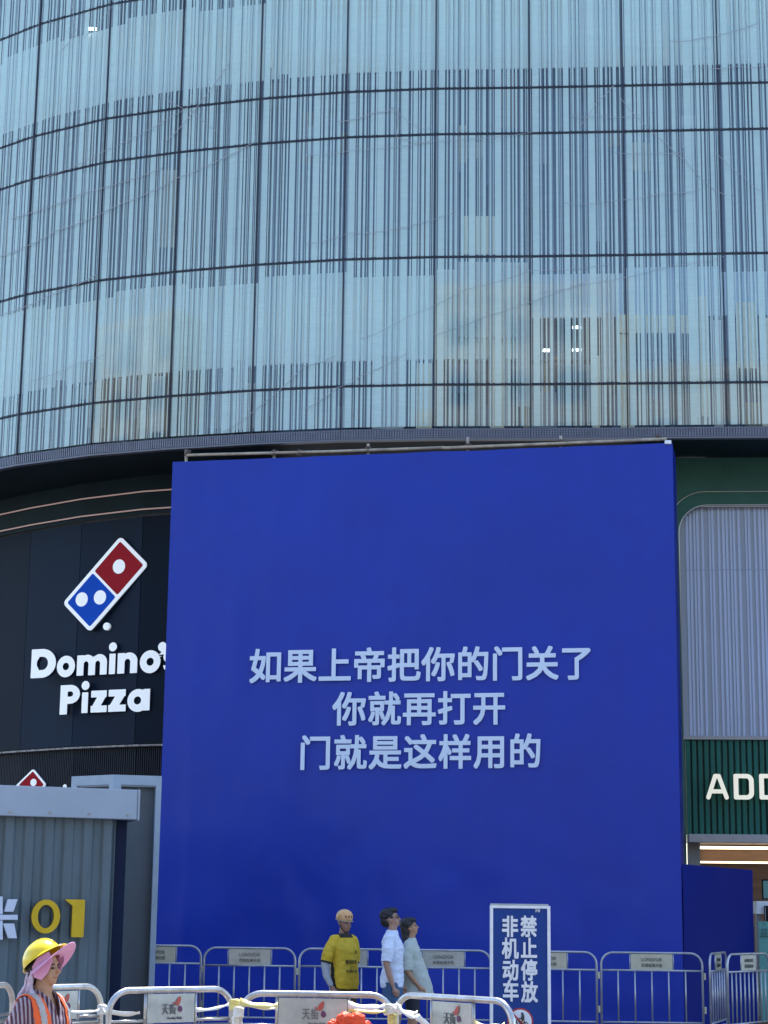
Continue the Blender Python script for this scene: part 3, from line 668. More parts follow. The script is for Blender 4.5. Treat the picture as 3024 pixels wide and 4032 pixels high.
# ------------------------------------------------------------------ blue hoarding with slogan
BL, BR_ = Vector((-3.415, 29.647, 0)), Vector((4.39, 28.0, 0)); BH = 8.79; BA = math.atan2(BR_.y - BL.y, BR_.x - BL.x); BW = (BR_ - BL).length
hb = thing('blue_hoarding', 'huge bright blue hoarding with three lines of pale Chinese lettering covering the mall entrance', 'hoarding', (.5, 28.8, 0))
nx, nz = 120, 130; vv = []; ff = []
def wr(x, z):
    lo = max(0, 1 - z / 4.5); n1 = noise.noise(Vector((x * .55, z * .35, 3))); n2 = noise.noise(Vector((x * 1.4 + z * .8, z * 1.6 - x * .3, 7)))
    e = min(1, min(x, BW - x) / .4, min(z, BH - z) / .3); e = max(0, e)
    seam = max(0, 1 - abs((x + .3) % 1.55 - .775) / .05) * .006
    return e * (.030 * n1 + .030 * lo * n2 + .022 * lo * math.sin(3.2 * x + 5 * n1 + z * 1.1) + seam + .010 * noise.noise(Vector((x * 3.1, z * .9, 11))))
for j in range(nz + 1):
    for i in range(nx + 1):
        x, z = BW * i / nx, BH * j / nz; vv.append((x, z + (.012 * noise.noise(Vector((x * 1.3, 0, 1))) if j == nz else 0), wr(x, z)))
for j in range(nz):
    for i in range(nx): a = j * (nx + 1) + i; ff.append((a, a + 1, a + nx + 2, a + nx + 1))
me = mesh(vv, ff); FB = frame(BL, BA); me.transform(FB); link('printed_sheet', me, M_board, hb, smooth=True)
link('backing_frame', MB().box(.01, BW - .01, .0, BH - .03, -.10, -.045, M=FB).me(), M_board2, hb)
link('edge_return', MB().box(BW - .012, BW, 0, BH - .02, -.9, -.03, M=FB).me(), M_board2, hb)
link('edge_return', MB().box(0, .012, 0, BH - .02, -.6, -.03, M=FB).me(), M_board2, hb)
for s, xa, xb, yb0, yb1, ht in (('如果上帝把你的门关了', 983, 2336, 2688, 2675, 132), ('你就再打开', 1312, 1992, 2855, 2851, 130), ('门就是这样用的', 1177, 2134, 3029, 3022, 133)):
    n = len(s); pit = (xb - xa) / (n - .06)
    for k, ch in enumerate(s):
        cx = xa + pit * (k + .47); yb = yb0 + (yb1 - yb0) * k / (n - 1)
        put_text(ch, cx - 67, cx + 67, yb + 6, yb - ht - 2, BL, BA, hb, M_btext, .022, proud=.03, name='character', keep=True)
link('clip', bevelled(MB().box(-.05, .05, -.03, .03, -.03, .03, M=Matrix.Translation(hit(2630, 1742, BL, BA))).me(), .01), M_clip, hb)
# lower side hoarding
q0 = Vector((4.41, 28.05, 0)); q1 = at(2972, 3700, 29.9); q1.z = 0
sb = thing('side_hoarding', 'low dark blue hoarding panel behind the right end of the tall hoarding', 'hoarding', q0)
hgt = hit(2700, 3403, q0, math.atan2(q1.y - q0.y, q1.x - q0.x)).z
Ms = frame(q0, math.atan2(q1.y - q0.y, q1.x - q0.x)); Ls = (q1 - q0).length
vv = []; ff = []
for j in range(21):
    for i in range(21):
        x, z = Ls * i / 20, hgt * j / 20; vv.append((x, z - (.03 * i / 20 if j == 20 else 0), .02 * noise.noise(Vector((x * 1.5, z * .8, 2)))))
for j in range(20):
    for i in range(20): a = j * 21 + i; ff.append((a, a + 1, a + 22, a + 21))
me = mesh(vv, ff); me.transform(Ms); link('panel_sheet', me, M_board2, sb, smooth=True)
link('panel_back', MB().box(0.005, Ls - .005, 0, hgt - .04, -.1, -.03, M=Ms).me(), M_board2, sb)

# scaffold poles peeping over the hoarding
scf = thing('scaffold', 'weathered scaffold poles just above the top edge of the blue hoarding', 'scaffold', (0.5, 29, 8.5))
def hbp(x, y, d=.14): return hit(x, y, BL + Vector((-math.sin(BA), math.cos(BA), 0)) * d, BA)
link('rail', MB().tube([hbp(735, 1792), hbp(1300, 1778), hbp(1750, 1762)], .024, 10).me(), M_pole, scf)
link('rail', MB().tube([hbp(1740, 1764, .10), hbp(2150, 1748, .10), hbp(2625, 1728, .10)], .024, 10).me(), M_pole, scf)
for x, y in ((733, 1772), (1450, 1748), (1842, 1722), (2208, 1716)):
    link('post', MB().tube([hbp(x, y, .19), hbp(x, 1900, .19)], .024, 10).me(), M_pole, scf)
link('post', MB().tube([hbp(1080, 1785, .19), hbp(1080, 1900, .19)], .024, 10).me(), M_pole, scf)
for x, y in ((738, 1784), (1080, 1784), (1180, 1783), (1449, 1770), (1842, 1758), (2208, 1744), (2590, 1726)):
    mb = MB(); c = hbp(x, y, .16)
    mb.box(-.035, .035, -.03, .03, -.05, .05, M=Matrix.Translation(c) @ Euler((.2, .3, .5)).to_matrix().to_4x4()); mb.tube([c + Vector((.0, -.05, -.02)), c + Vector((.05, .04, .05))], .012, 6)
    mb.tube([c + Vector((-.05, -.03, .03)), c + Vector((.06, -.03, .02))], .01, 6)
    link('clamp', bevelled(mb.me(), .006), M_clamp, scf)

# ------------------------------------------------------------------ grey container kiosk and pale framed booth
c0 = at(0, 3300, 22.55); c1 = at(455, 3300, 23.05); CA = math.atan2(c1.y - c0.y, c1.x - c0.x); cO = Vector((c1.x, c1.y, 0)); FC = frame(cO, CA)
def cl(x, y, dz=0): q = FC.inverted() @ hit(x, y, cO + Vector((math.sin(CA), -math.cos(CA), 0)) * dz, CA); return q.x, q.y
kiosk = thing('container_kiosk', 'grey corrugated container kiosk with a pale roof beam and raised 01 numerals', 'kiosk', (-5.5, 26, 0))
zf1, zf0 = cl(400, 3103, .2)[1], cl(400, 3222, .2)[1]
prof = []; x = -6.0
while x < 0:
    prof += [(x, 0), (x + .075, 0), (x + .105, -.035), (x + .185, -.035), (x + .215, 0)]; x += .235
prof = [p for p in prof if p[0] <= 0] + [(0, 0)]
prof = sorted(set(prof)); vv = []; ff = []
for i, (x, d) in enumerate(prof): vv += [FC @ Vector((x, .0, d)), FC @ Vector((x, zf0 + .05, d))]
for i in range(len(prof) - 1): ff.append((2 * i, 2 * i + 2, 2 * i + 3, 2 * i + 1))
link('corrugated_wall', mesh(vv, ff), M_cont, kiosk)
link('container_body', MB().box(-6, -.001, 0, zf0 + .3, -2.3, -.04, M=FC).me(), M_cont, kiosk)
link('roof_beam', bevelled(MB().box(-6.05, .225, zf0, zf1, -2.4, .12, M=FC).me(), .012), M_fascia, kiosk)
bolt = MB().tube([(0, 0, 0), (0, 0, .012)], .014, 8).me(); bolt.materials.append(M_pole)
for k in range(14): link('bolt', bolt, None, kiosk, FC @ Matrix.Translation((-6 + k * .47, zf0 + .05, .12)))
link('beam_joint', MB().box(-2.02, -2.01, zf0 + .002, zf1 - .002, .1195, .1215, M=FC).me(), M_navypost, kiosk)
link('beam_end', bevelled(MB().box(.227, .252, zf0 - .01, zf1 + .004, -2.4, .13, M=FC).me(), .006), M_fascia, kiosk)
link('corner_post', MB().box(.001, .165, 0, zf0 - .002, -2.3, -.12, M=FC).me(), M_navypost, kiosk)
for ch, x0, x1, yb, yt in (('0', 121, 234, 3675, 3541), ('1', 243, 329, 3690, 3541)):
    put_glyph(ch, x0, x1, yb, yt, cO, CA, kiosk, (M_yel, mat('yellow_side', (.28, .17, .005), .5)), .06, 'numeral', .03)
def bar_letter(pts, nm='letter'):
    v = [cl(*p) for p in pts]; mb = MB(); N = len(v)
    vv = [FC @ Vector((x, z, d)) for d in (.03, .10) for x, z in v]
    mb.add(vv, [list(range(N)), list(range(2 * N - 1, N - 1, -1))] + [(i, (i + 1) % N, N + (i + 1) % N, N + i) for i in range(N)])
    link(nm, bevelled(mb.me(), .006), (M_whlet,), kiosk)
bar_letter([(25, 3541), (64, 3541), (47, 3590), (11, 3590)]); bar_letter([(-60, 3602), (64, 3602), (64, 3622), (-60, 3622)])
bar_letter([(6, 3636), (50, 3636), (61, 3694), (26, 3694)]); bar_letter([(-14, 3530), (5, 3530), (5, 3600), (-14, 3600)]); bar_letter([(-14, 3624), (5, 3624), (5, 3700), (-14, 3700)])
bar_letter([(-25, 3541), (-64, 3541), (-47, 3590), (-20, 3590)]); bar_letter([(-20, 3636), (-55, 3636), (-66, 3694), (-36, 3694)])

bc = at(445, 3100, 25.5); b1 = at(636, 3100, 25.66); b2 = at(280, 3100, 25.95); bz = hit(445, 3050, bc, 0).z
booth = thing('framed_booth', 'pale framed booth with dark grey panels between the container and the blue hoarding', 'booth', (bc.x, bc.y, 0))
def face(p, q, nm, door=False):
    a = math.atan2(q.y - p.y, q.x - p.x); Fm = frame(Vector((p.x, p.y, 0)), a); L_ = (Vector((q.x, q.y)) - Vector((p.x, p.y))).length
    fr = link('frame', MB().box(0, .11, 0, bz, -.12, 0, M=Fm).box(L_ - .075, L_, 0, bz, -.12, 0, M=Fm).box(.11, L_ - .075, bz - .13, bz, -.12, 0, M=Fm).me(), M_booth, booth)
    link('panel', MB().box(.11, L_ - .075, 0, bz - .13, -.16, -.13, M=Fm).me(), M_boothp, booth)
    link('lintel', MB().box(.11, L_ - .075, bz - .15, bz - .131, -.12, -.03, M=Fm).me(), M_booth, booth)
face(bc, b1, 'front'); face(b2, bc, 'side')
link('roof', mesh([(bc.x + .02, bc.y + .13, bz - .02), (b1.x - .05, b1.y + .1, bz - .02), (b1.x - .05, 25.98, bz - .02), (b2.x + .1, 25.98, bz - .02), (b2.x + .1, b2.y + .12, bz - .02)], [(0, 1, 2, 3, 4)]), M_booth, booth)

# ------------------------------------------------------------------ barriers
def rounded(w_, top, low, r, n=7):
    P = [(0, low)]
    for k in range(n + 1): t = math.pi - k * math.pi / 2 / n; P.append((r + r * math.cos(t), top - r + r * math.sin(t)))
    for k in range(n + 1): t = math.pi / 2 - k * math.pi / 2 / n; P.append((w_ - r + r * math.cos(t), top - r + r * math.sin(t)))
    P.append((w_, low)); return P
def tl(F, pts, r, n=8): return MB().tube([F @ Vector((x, z, 0)) for x, z in pts], r, n)
def petal(F, x, z, rx, rz, rot, m, parent, nm='logo_petal'):
    N = 14; vv = []
    for k in range(N):
        t = k * 2 * math.pi / N; a, b = rx * math.cos(t) * (1 - .25 * math.sin(t)), rz * math.sin(t)
        vv.append(F @ Vector((x + a * math.cos(rot) - b * math.sin(rot), z + a * math.sin(rot) + b * math.cos(rot), .012)))
    link(nm, mesh(vv, [list(range(N))]), m, parent)
def flat_text(s, F, xc, z0, h, wd, m, parent, bold=0.01, d=.012, nm='lettering'):
    me = text_me(s, bold); co = np.array([v.co[:] for v in me.vertices]); mn, mx = co.min(0), co.max(0)
    me.transform(F @ Matrix.Translation((xc - wd / 2, z0, d)) @ Matrix.Diagonal((wd / (mx[0] - mn[0]), h / (mx[1] - mn[1]), 1, 1)) @ Matrix.Translation((-mn[0], -mn[1], 0)))
    return link(nm, me, m, parent)
def front_barrier(p, q, label, top=1.2, plaque=True, pc=.5, pw=.44):
    a = math.atan2(q.y - p.y, q.x - p.x); w_ = math.hypot(q.x - p.x, q.y - p.y); F = frame(Vector((p.x, p.y, 0)), a)
    t = thing('crowd_barrier', label, 'barrier', ((p.x + q.x) / 2, (p.y + q.y) / 2, 0), 'steel crowd barriers nearest the street')
    link('frame', tl(F, rounded(w_, top - .02, .02, .15), .021, 12).me(), M_steel, t)
    link('rail', tl(F, [(0.02, top - .262), (w_ - .02, top - .262)], .0165, 10).me(), M_steel, t)
    px0, px1 = w_ * pc - pw / 2, w_ * pc + pw / 2
    link('upper_rail', tl(F, [(0.02, top - .222), (px0, top - .222)], .010, 8).me(), M_steel, t)
    link('upper_rail', tl(F, [(px1, top - .222), (w_ - .02, top - .222)], .010, 8).me(), M_steel, t)
    link('bottom_rail', tl(F, [(0.02, .22), (w_ - .02, .22)], .0165, 10).me(), M_steel, t)
    for x in (px0, px1): link('plaque_post', tl(F, [(x, top - .25), (x, top - .035)], .010, 8).me(), M_steel, t)
    n = max(3, int((w_ - .12) / .083))
    bar = MB().tube([(0, 0, .225), (0, 0, top - .275)], .0085, 8).me(); bar.materials.append(M_steel)
    for k in range(n): x = .06 + (w_ - .12) * (k + .5) / n; link('bar', bar, None, t, F @ Matrix.Translation((x, 0, 0)) @ Matrix(((1, 0, 0, 0), (0, 0, 1, 0), (0, -1, 0, 0), (0, 0, 0, 1))))
    for x in (.0, w_): link('foot', tl(F @ Matrix.Translation((x, 0, 0)) @ Matrix.Rotation(math.pi / 2, 4, 'Y'), [(-.28, .018), (.28, .018)], .018, 8).me(), M_steel, t)
    if plaque:
        pq = link('plaque', bevelled(MB().box(px0 + .012, px1 - .012, top - .238, top - .046, -.004, .006, M=F).me(), .003), M_plaque, t)
        xc = (px0 + px1) / 2
        for s, cx in (('天', -.045), ('街', .012)): flat_text(s, F, xc + cx, top - .182, .068, .052, M_inkgrey, pq, .01, .0085, 'character')
        flat_text('Paradise Walk', F, xc + .03, top - .215, .016, .115, M_inkgrey, pq, .01, .0085)
        petal(F, xc + .055, top - .095, .017, .034, -.5, M_petr, pq); petal(F, xc + .07, top - .146, .017, .022, .3, M_petp, pq); petal(F, xc + .02, top - .108, .006, .010, .6, M_petr, pq)
    return F, w_, t
def gp(x, D): p = at(x, 3900, D); p.z = 0; return p
FBs = []
FBs.append(front_barrier(gp(-330, 12.6), gp(52, 13.9), 'sunlit steel barrier cut off by the left edge behind the hard-hat worker', pc=.35))
FBs.append(front_barrier(gp(70, 13.2), gp(400, 13.8), 'steel barrier directly behind the worker in the orange vest', pc=.5, pw=.34))
FBs.append(front_barrier(gp(432, 13.0), gp(915, 13.6), 'steel barrier with grey plaque just right of the hard-hat worker', pc=.49, pw=.40))
FBs.append(front_barrier(gp(946, 12.9), gp(1548, 12.8), 'wide steel barrier in front of the yellow-shirted rider', pc=.48, pw=.48))
FBs.append(front_barrier(gp(1560, 12.95), gp(2018, 12.1), 'steel barrier in front of the blue no-parking sign', pc=.5, pw=.40))

def rear_barrier(p, q, label, top=1.25, plaque=True, cream=True, pw=.56, nb=5, dark=False, hook=True):
    a = math.atan2(q.y - p.y, q.x - p.x); w_ = math.hypot(q.x - p.x, q.y - p.y); F = frame(Vector((p.x, p.y, 0)), a)
    t = thing('crowd_barrier', label, 'barrier', ((p.x + q.x) / 2, (p.y + q.y) / 2, 0), 'slim barriers lined up along the blue hoarding')
    m = M_steelr
    link('frame', tl(F, rounded(w_, top - .015, .30, .16), .0155, 10).me(), m, t)
    link('rail', tl(F, [(0.012, top - .245), (w_ - .012, top - .245)], .0135, 8).me(), m, t)
    link('bottom_rail', tl(F, [(0.012, .33), (w_ - .012, .33)], .0125, 8).me(), m, t)
    bar = MB().tube([(0, 0, .335), (0, 0, top - .25)], .0105, 8).me(); bar.materials.append(m)
    for k in range(nb): x = w_ * (k + 1) / (nb + 1); link('bar', bar, None, t, F @ Matrix.Translation((x, 0, 0)) @ Matrix(((1, 0, 0, 0), (0, 0, 1, 0), (0, -1, 0, 0), (0, 0, 0, 1))))
    for x in (0, w_):
        P = [(-.22, .0)] + [(-.17 * math.cos(k * math.pi / 10) * 1.2, .06 + .20 * math.sin(k * math.pi / 10)) for k in range(11)] + [(.22, 0)]
        link('foot', tl(F @ Matrix.Translation((x, 0, 0)) @ Matrix.Rotation(math.pi / 2, 4, 'Y'), P, .0135, 8).me(), m, t)
        link('leg', tl(F, [(x, .26), (x, .30)], .0155, 8).me(), m, t)
    if hook:
        for z in (top - .36, .45): link('hook', bevelled(MB().box(w_ + .016, w_ + .045, z, z + .09, -.012, .012, M=F).me(), .004), M_plaquec, t)
    if plaque:
        xc = w_ / 2; pq = link('plaque', bevelled(MB().box(xc - pw / 2, xc + pw / 2, top - .235, top - .03, -.003, .005, M=F).me(), .003), M_plaquec if cream else M_plaque, t)
        for x in (xc - pw / 2 - .012, xc + pw / 2 + .012): link('plaque_post', tl(F, [(x, top - .24), (x, top - .02)], .008, 6).me(), m, t)
        flat_text('LONGFOR', F, xc, top - .125, .045, .28, M_inkgrey, pq, .012, .008); flat_text('龙湖金楠天街', F, xc, top - .2, .048, .29, M_inkgrey, pq, .012, .008)
    return F, w_, t
rear_barrier(gp(418, 26.0), gp(788, 26.1), 'slim barrier half hidden behind the pale booth post', top=1.27)
rear_barrier(gp(800, 26.1), gp(1160, 26.15), 'slim barrier with grey plaque left of the yellow rider', cream=False)
rear_barrier(gp(1177, 26.2), gp(1545, 26.2), 'slim barrier behind the yellow-shirted rider', cream=False)
rear_barrier(gp(1557, 26.2), gp(1932, 26.2), 'slim barrier behind the pregnant-looking woman in pale shirt'.replace('pregnant-looking ', ''), cream=False)
rear_barrier(gp(1950, 26.2), gp(2350, 26.1), 'slim barrier partly behind the blue no-parking sign')
rear_barrier(gp(2368, 26.1), gp(2767, 26.1), 'fully visible slim barrier with cream plaque right of the no-parking sign')
rear_barrier(gp(2797, 25.9), gp(2862, 27.3), 'narrow-looking turned barrier seen end-on right of the cream plaque barrier', nb=6, pw=.5, cream=True)
rear_barrier(gp(2866, 25.7), gp(3030, 26.9), 'turned barrier with dark plaque at the right edge', nb=9, pw=.5, cream=False)

# tapes between the front barriers
tape = thing('barrier_tape', 'crumpled white and yellow plastic tape tied along the street barriers', 'tape', (0, 12.9, 0))
def ribbon(pts, w_=.018, tw=2.5, m=M_tape):
    P = [Vector(p) for p in pts]; mb = MB(); vv = []; N = 0
    for (p, q) in zip(P[:-1], P[1:]):
        for k in range(10):
            s = k / 10; c = p.lerp(q, s); c.z -= .015 * 4 * s * (1 - s); t = tw * (N / 10) + .6 * math.sin(N * .7)
            wv = Vector((0, math.sin(t) * .8, .35 + abs(math.cos(t)))) * w_; vv += [c - wv, c + wv]; N += 1
    ff = [(2 * i, 2 * i + 2, 2 * i + 3, 2 * i + 1) for i in range(N - 1)]
    me = mesh(vv, ff); bm = bmesh.new(); bm.from_mesh(me); bmesh.ops.solidify(bm, geom=bm.faces, thickness=.002); bm.to_mesh(me); bm.free()
    link('ribbon', me, m, tape, smooth=True)
def knot(x, y, D, s=.03):
    mb = MB(); c = at(x, y, D)
    for k in range(5):
        P = [c + Vector((s * 1.1 * math.cos(t), -s * 1.1 * math.sin(t) , (k - 2) * .012 + .006 * math.sin(t * 2 + k))) for t in [i * 2 * math.pi / 12 for i in range(12)]]
        mb.tube(P, .0075, 5, closed=True)
    link('knot', mb.me(), random.choice((M_tape, M_tapey)), tape)
D_ = 12.75
ribbon([at(405, 3976, 13.5), at(430, 3982, 13.2), at(565, 3985, 13.15)], .012); ribbon([at(250, 3978, 13.5), at(405, 3974, 13.5)], .012)
ribbon([at(770, 3976, 13.2), at(915, 3948, 13.2)], .012); ribbon([at(945, 3944, 12.8), at(1110, 3955, 12.75)], .02, m=M_tapey); ribbon([at(945, 3946, 12.82), at(1110, 3968, 12.78)], .015)
ribbon([at(1370, 3955, 12.7), at(1530, 3958, 12.68)], .020); ribbon([at(1370, 3970, 12.72), at(1540, 3978, 12.7)], .014, m=M_tapey); ribbon([at(1545, 3968, 12.7), at(1655, 3986, 12.6)], .016); ribbon([at(1560, 3960, 12.68), at(1650, 4008, 12.55), at(1700, 4040, 12.5)], .02)
ribbon([at(1870, 4035, 12.1), at(2000, 4033, 12.05)], .02, m=M_tapey)
for x, y, D, s in ((925, 3955, 12.95, .030), (940, 3985, 12.85, .026), (1532, 3975, 12.75, .028), (1558, 3975, 12.8, .030), (930, 4020, 12.9, .022), (402, 3975, 13.7, .025), (1545, 4010, 12.75, .024)): knot(x, y, D, s)

# ------------------------------------------------------------------ no parking sign
sp = at(1930, 3800, 19.0); sq = at(2167, 3800, 19.05); SA = math.atan2(sq.y - sp.y, sq.x - sp.x); so = Vector((sp.x, sp.y, 0)); FS = frame(so, SA)
sg = thing('no_parking_sign', 'tall blue sign with white frame reading that non-motor vehicles may not park', 'sign', ((sp.x + sq.x) / 2, 19.05, 0))
sw = (sq - sp).length; sz = hit(2048, 3566, so, SA).z
link('frame', MB().box(0, .026, 0, sz, -.03, .02, M=FS).box(sw - .030, sw, 0, sz, -.03, .02, M=FS).box(.026, sw - .030, sz - .026, sz, -.03, .02, M=FS).box(.026, sw - .030, .06, .1, -.03, .02, M=FS).me(), M_signw, sg)
link('back_frame', MB().box(.01, sw - .01, .0, sz + .018, -.07, -.035, M=FS).me(), M_plaque, sg)
link('panel', MB().box(.027, sw - .031, .1, sz - .027, -.02, .008, M=FS).me(), M_signb, sg)
for s, x0, x1, ys in (('非机动车', 1976, 2038, (3608, 3694, 3780, 3862)), ('禁止停放', 2050, 2112, (3608, 3694, 3780, 3866))):
    for ch, y in zip(s, ys): put_text(ch, x0 - 2 + (y - 3608) * .012, x1 + 2 + (y - 3608) * .012, y + 82, y - 4, so, SA, sg, M_signw, .030, proud=.013, name='character', keep=True)
put_text('天街', 2106, 2126, 3592, 3579, so, SA, sg, M_signw, .02, proud=.012); 
dk = hit(2048, 4022, so, SA); dl = FS.inverted() @ dk
def disc(r, d, m, nm, par, r0=0):
    N = 40; vv = [FS @ Vector((dl.x + r * math.cos(k * 2 * math.pi / N), dl.y + r * math.sin(k * 2 * math.pi / N), d)) for k in range(N)]
    return link(nm, mesh(vv, [list(range(N))]), m, par)
disc(.128, .010, mat('sign_red', (.45, .03, .03), .45), 'prohibition_ring', sg)
ds = disc(.112, .013, M_signw, 'prohibition_disc', sg)
def seg2(pts, r, m, nm, d=.018): link(nm, tl(FS, [(dl.x + x, dl.y + z) for x, z in pts], r, 6).me() , m, sg)
for cx in (-.05, .05): link('pictogram_wheel', MB().tube([FS @ Vector((dl.x + cx + .026 * math.cos(t), dl.y - .03 + .026 * math.sin(t), .016)) for t in [k * 2 * math.pi / 16 for k in range(16)]], .004, 5, closed=True).me(), M_ink, sg)
for P in ([(-.05, -.03), (-.03, .03), (.03, .03), (.05, -.03)], [(0, -.03), (.03, .03), (.035, .05)], [(-.03, .03), (0, -.03), (-.05, -.03)]):
    link('pictogram_line', MB().tube([FS @ Vector((dl.x + x, dl.y + z, .018)) for x, z in P], .005, 5).me(), M_ink, sg)
link('pictogram_rider', MB().tube([FS @ Vector((dl.x + x, dl.y + z, .018)) for x, z in ((.02, .02), (.025, .055), (.015, .085))], [.018, .014, .010], 8).me(), M_ink, sg)
link('prohibition_bar', MB().tube([FS @ Vector((dl.x + x, dl.y + z, .022)) for x, z in ((-.08, .08), (.08, -.08))], .008, 6).me(), mat('bar_red', (.45, .03, .03), .45), sg)

# ------------------------------------------------------------------ red fabric flower bundle
fc = at(1378, 4020, 12.45)
fl = thing('flower_bunch', 'bright orange-red crumpled fabric flower bunch in front of the wide barrier', 'flowers', (fc.x, fc.y, 0))
for cx, cz, r in ((-.035, .0, .05), (.045, -.002, .055), (.0, -.03, .05), (-.10, -.04, .045), (.10, -.05, .05), (.03, -.09, .06), (-.06, -.1, .06)):
    bm = bmesh.new(); bmesh.ops.create_icosphere(bm, subdivisions=4, radius=r)
    s = random.random() * 30
    for v_ in bm.verts:
        n = v_.co.normalized(); k = noise.noise(n * 2.2 + Vector((s, 0, 0))); k2 = abs(noise.noise(n * 4.5 + Vector((0, s, 0))))
        v_.co = v_.co * (1 + .28 * k - .5 * k2 + .12); v_.co.y *= .7
    me = bpy.data.meshes.new('b'); bm.to_mesh(me); bm.free()
    link('bloom', me, M_flower, fl, Matrix.Translation(fc + Vector((cx, 0, cz))), smooth=True)
link('stem', MB().tube([(fc.x, fc.y, 0), fc + Vector((0, .02, -.05))], .03, 8).me(), mat('stem_green', (.05, .12, .04), .7), fl)

# ------------------------------------------------------------------ people
def remesh(parts, vox, smooth=2):
    mb = MB()
    for v, f in parts: mb.add(v, f)
    me = mb.me(); o = bpy.data.objects.new('t', me)
    md = o.modifiers.new('r', 'REMESH'); md.mode = 'VOXEL'; md.voxel_size = vox
    ms = o.modifiers.new('s', 'SMOOTH'); ms.iterations = smooth; ms.factor = .5
    out = evaluate(o); bpy.data.meshes.remove(me); out.materials.clear(); return out
def ell(c, rx, ry, rz, rot=None, n=14):
    v = []; f = []; R = rot.to_matrix() if rot else Matrix.Identity(3); c = Vector(c)
    for i in range(1, n):
        th = math.pi * i / n
        for k in range(2 * n): ph = math.pi * k / n; v.append(c + R @ Vector((rx * math.sin(th) * math.cos(ph), ry * math.sin(th) * math.sin(ph), rz * math.cos(th))))
    v += [c + R @ Vector((0, 0, rz)), c + R @ Vector((0, 0, -rz))]; T, Bt = len(v) - 2, len(v) - 1
    for i in range(n - 2):
        for k in range(2 * n): a, b = i * 2 * n + k, i * 2 * n + (k + 1) % (2 * n); f.append((a, a + 2 * n, b + 2 * n, b))
    for k in range(2 * n): f.append((T, k, (k + 1) % (2 * n))); f.append((Bt, (n - 2) * 2 * n + (k + 1) % (2 * n), (n - 2) * 2 * n + k))
    return v, f
def limb(pts, rs, flat=1.0, n=14):
    mb = MB(); mb.tube(pts, rs, n, flat=flat); return mb.v, mb.f
def trunk(rings, n=24):      # (cx, z, rx, ry) horizontal ellipses
    v = []; f = []
    for cx, z, rx, ry in rings:
        for k in range(n): t = 2 * math.pi * k / n; ct, st = math.cos(t), math.sin(t); v.append((cx + rx * math.copysign(abs(ct)**.85, ct), ry * math.copysign(abs(st)**.85, st), z))
    for i in range(len(rings) - 1):
        for k in range(n): f.append((i * n + k, i * n + (k + 1) % n, (i + 1) * n + (k + 1) % n, (i + 1) * n + k))
    f.append(list(range(n))[::-1]); f.append([(len(rings) - 1) * n + k for k in range(n)]); return v, f
def hand(w0, d, side, curl=.5):   # wrist point, direction of the fingers; palm faces the thigh
    w0 = Vector(w0); d = Vector(d).normalized(); out = [limb([w0, w0 + d * .03, w0 + d * .085], [.024, .034, .036], .55, 10)]
    for k, ln in enumerate((.068, .076, .072, .056)):
        b = w0 + d * .08 + Vector(((k - 1.5) * -.018, 0, 0)); e = b + d * ln * .5; t = e + (d * .7 + Vector((0, -side * curl, 0))) * ln * .5
        out.append(limb([b - d * .02, b, e, t], [.009, .009, .0085, .007], 1, 8))
    b = w0 + d * .03 + Vector((.028, 0, 0)); out.append(limb([b - Vector((.015, 0, 0)), b + d * .03 + Vector((.018, -side * .012, 0)), b + d * .062 + Vector((.02, -side * .02, 0))], [.011, .010, .008], 1, 8))
    return out
def wrinkle(me, amp, sc_=9, zs=1.0, seed=0):
    for v, nn in [(v, v.normal.copy()) for v in me.vertices]:
        p = v.co; k = noise.noise(Vector((p.x * sc_, p.y * sc_, p.z * sc_ * zs + seed))) + .5 * noise.noise(Vector((p.x * sc_ * 2, p.y * sc_ * 2, p.z * sc_ * 2.2 * zs + seed)))
        v.co = p + nn * amp * k
def patch(me, pred, off, name, m, parent, M):
    bm = bmesh.new(); bm.from_mesh(me); kill = [f_ for f_ in bm.faces if not pred(f_.calc_center_median(), f_.normal)]
    bmesh.ops.delete(bm, geom=kill, context='FACES')
    if not bm.faces: bm.free(); return
    nm = {v: v.normal.copy() for v in bm.verts}
    for v in bm.verts: v.co += nm[v] * off
    bmesh.ops.smooth_vert(bm, verts=bm.verts, factor=.4, use_axis_x=True, use_axis_y=True, use_axis_z=True)
    bmesh.ops.solidify(bm, geom=bm.faces, thickness=min(.006, off))
    bmesh.ops.delete(bm, geom=[f_ for f_ in bm.faces if max(e.calc_length() for e in f_.edges) > .04], context='FACES')
    o = bpy.data.meshes.new('p'); bm.to_mesh(o); bm.free(); return link(name, o, m, parent, M, smooth=True)
def head_parts(tilt=0, zc=1.64, xo=0.0):
    """skull, jaw, nose, ears, lips; pivot at the neck; facing +x"""
    P = []
    P.append(ell((-.012, 0, 1.665), .098, .077, .092)); P.append(ell((.022, 0, 1.615), .068, .060, .092)); P.append(ell((.050, 0, 1.560), .034, .036, .030))
    P.append(limb([(.080, 0, 1.655), (.093, 0, 1.635), (.112, 0, 1.612), (.092, 0, 1.603)], [.009, .011, .0145, .010], 1, 8))
    P.append(ell((.083, 0, 1.585), .012, .024, .0075)); P.append(ell((.081, 0, 1.574), .012, .021, .008)); P.append(ell((.074, 0, 1.556), .014, .018, .014))
    P.append(ell((.070, 0, 1.672), .022, .052, .010))
    for s in (1, -1): P.append(ell((.0, s * .077, 1.625), .018, .009, .031)); P.append(ell((.05, s * .038, 1.60), .024, .02, .03))
    return P
def rot_about(parts, piv, tilt, yaw=0):
    R = Matrix.Rotation(yaw, 3, 'Z') @ Matrix.Rotation(-tilt, 3, 'Y'); piv = Vector(piv)
    return [([piv + R @ (Vector(p) - piv) for p in v], f) for v, f in parts], (lambda p: piv + R @ (Vector(p) - piv)), R
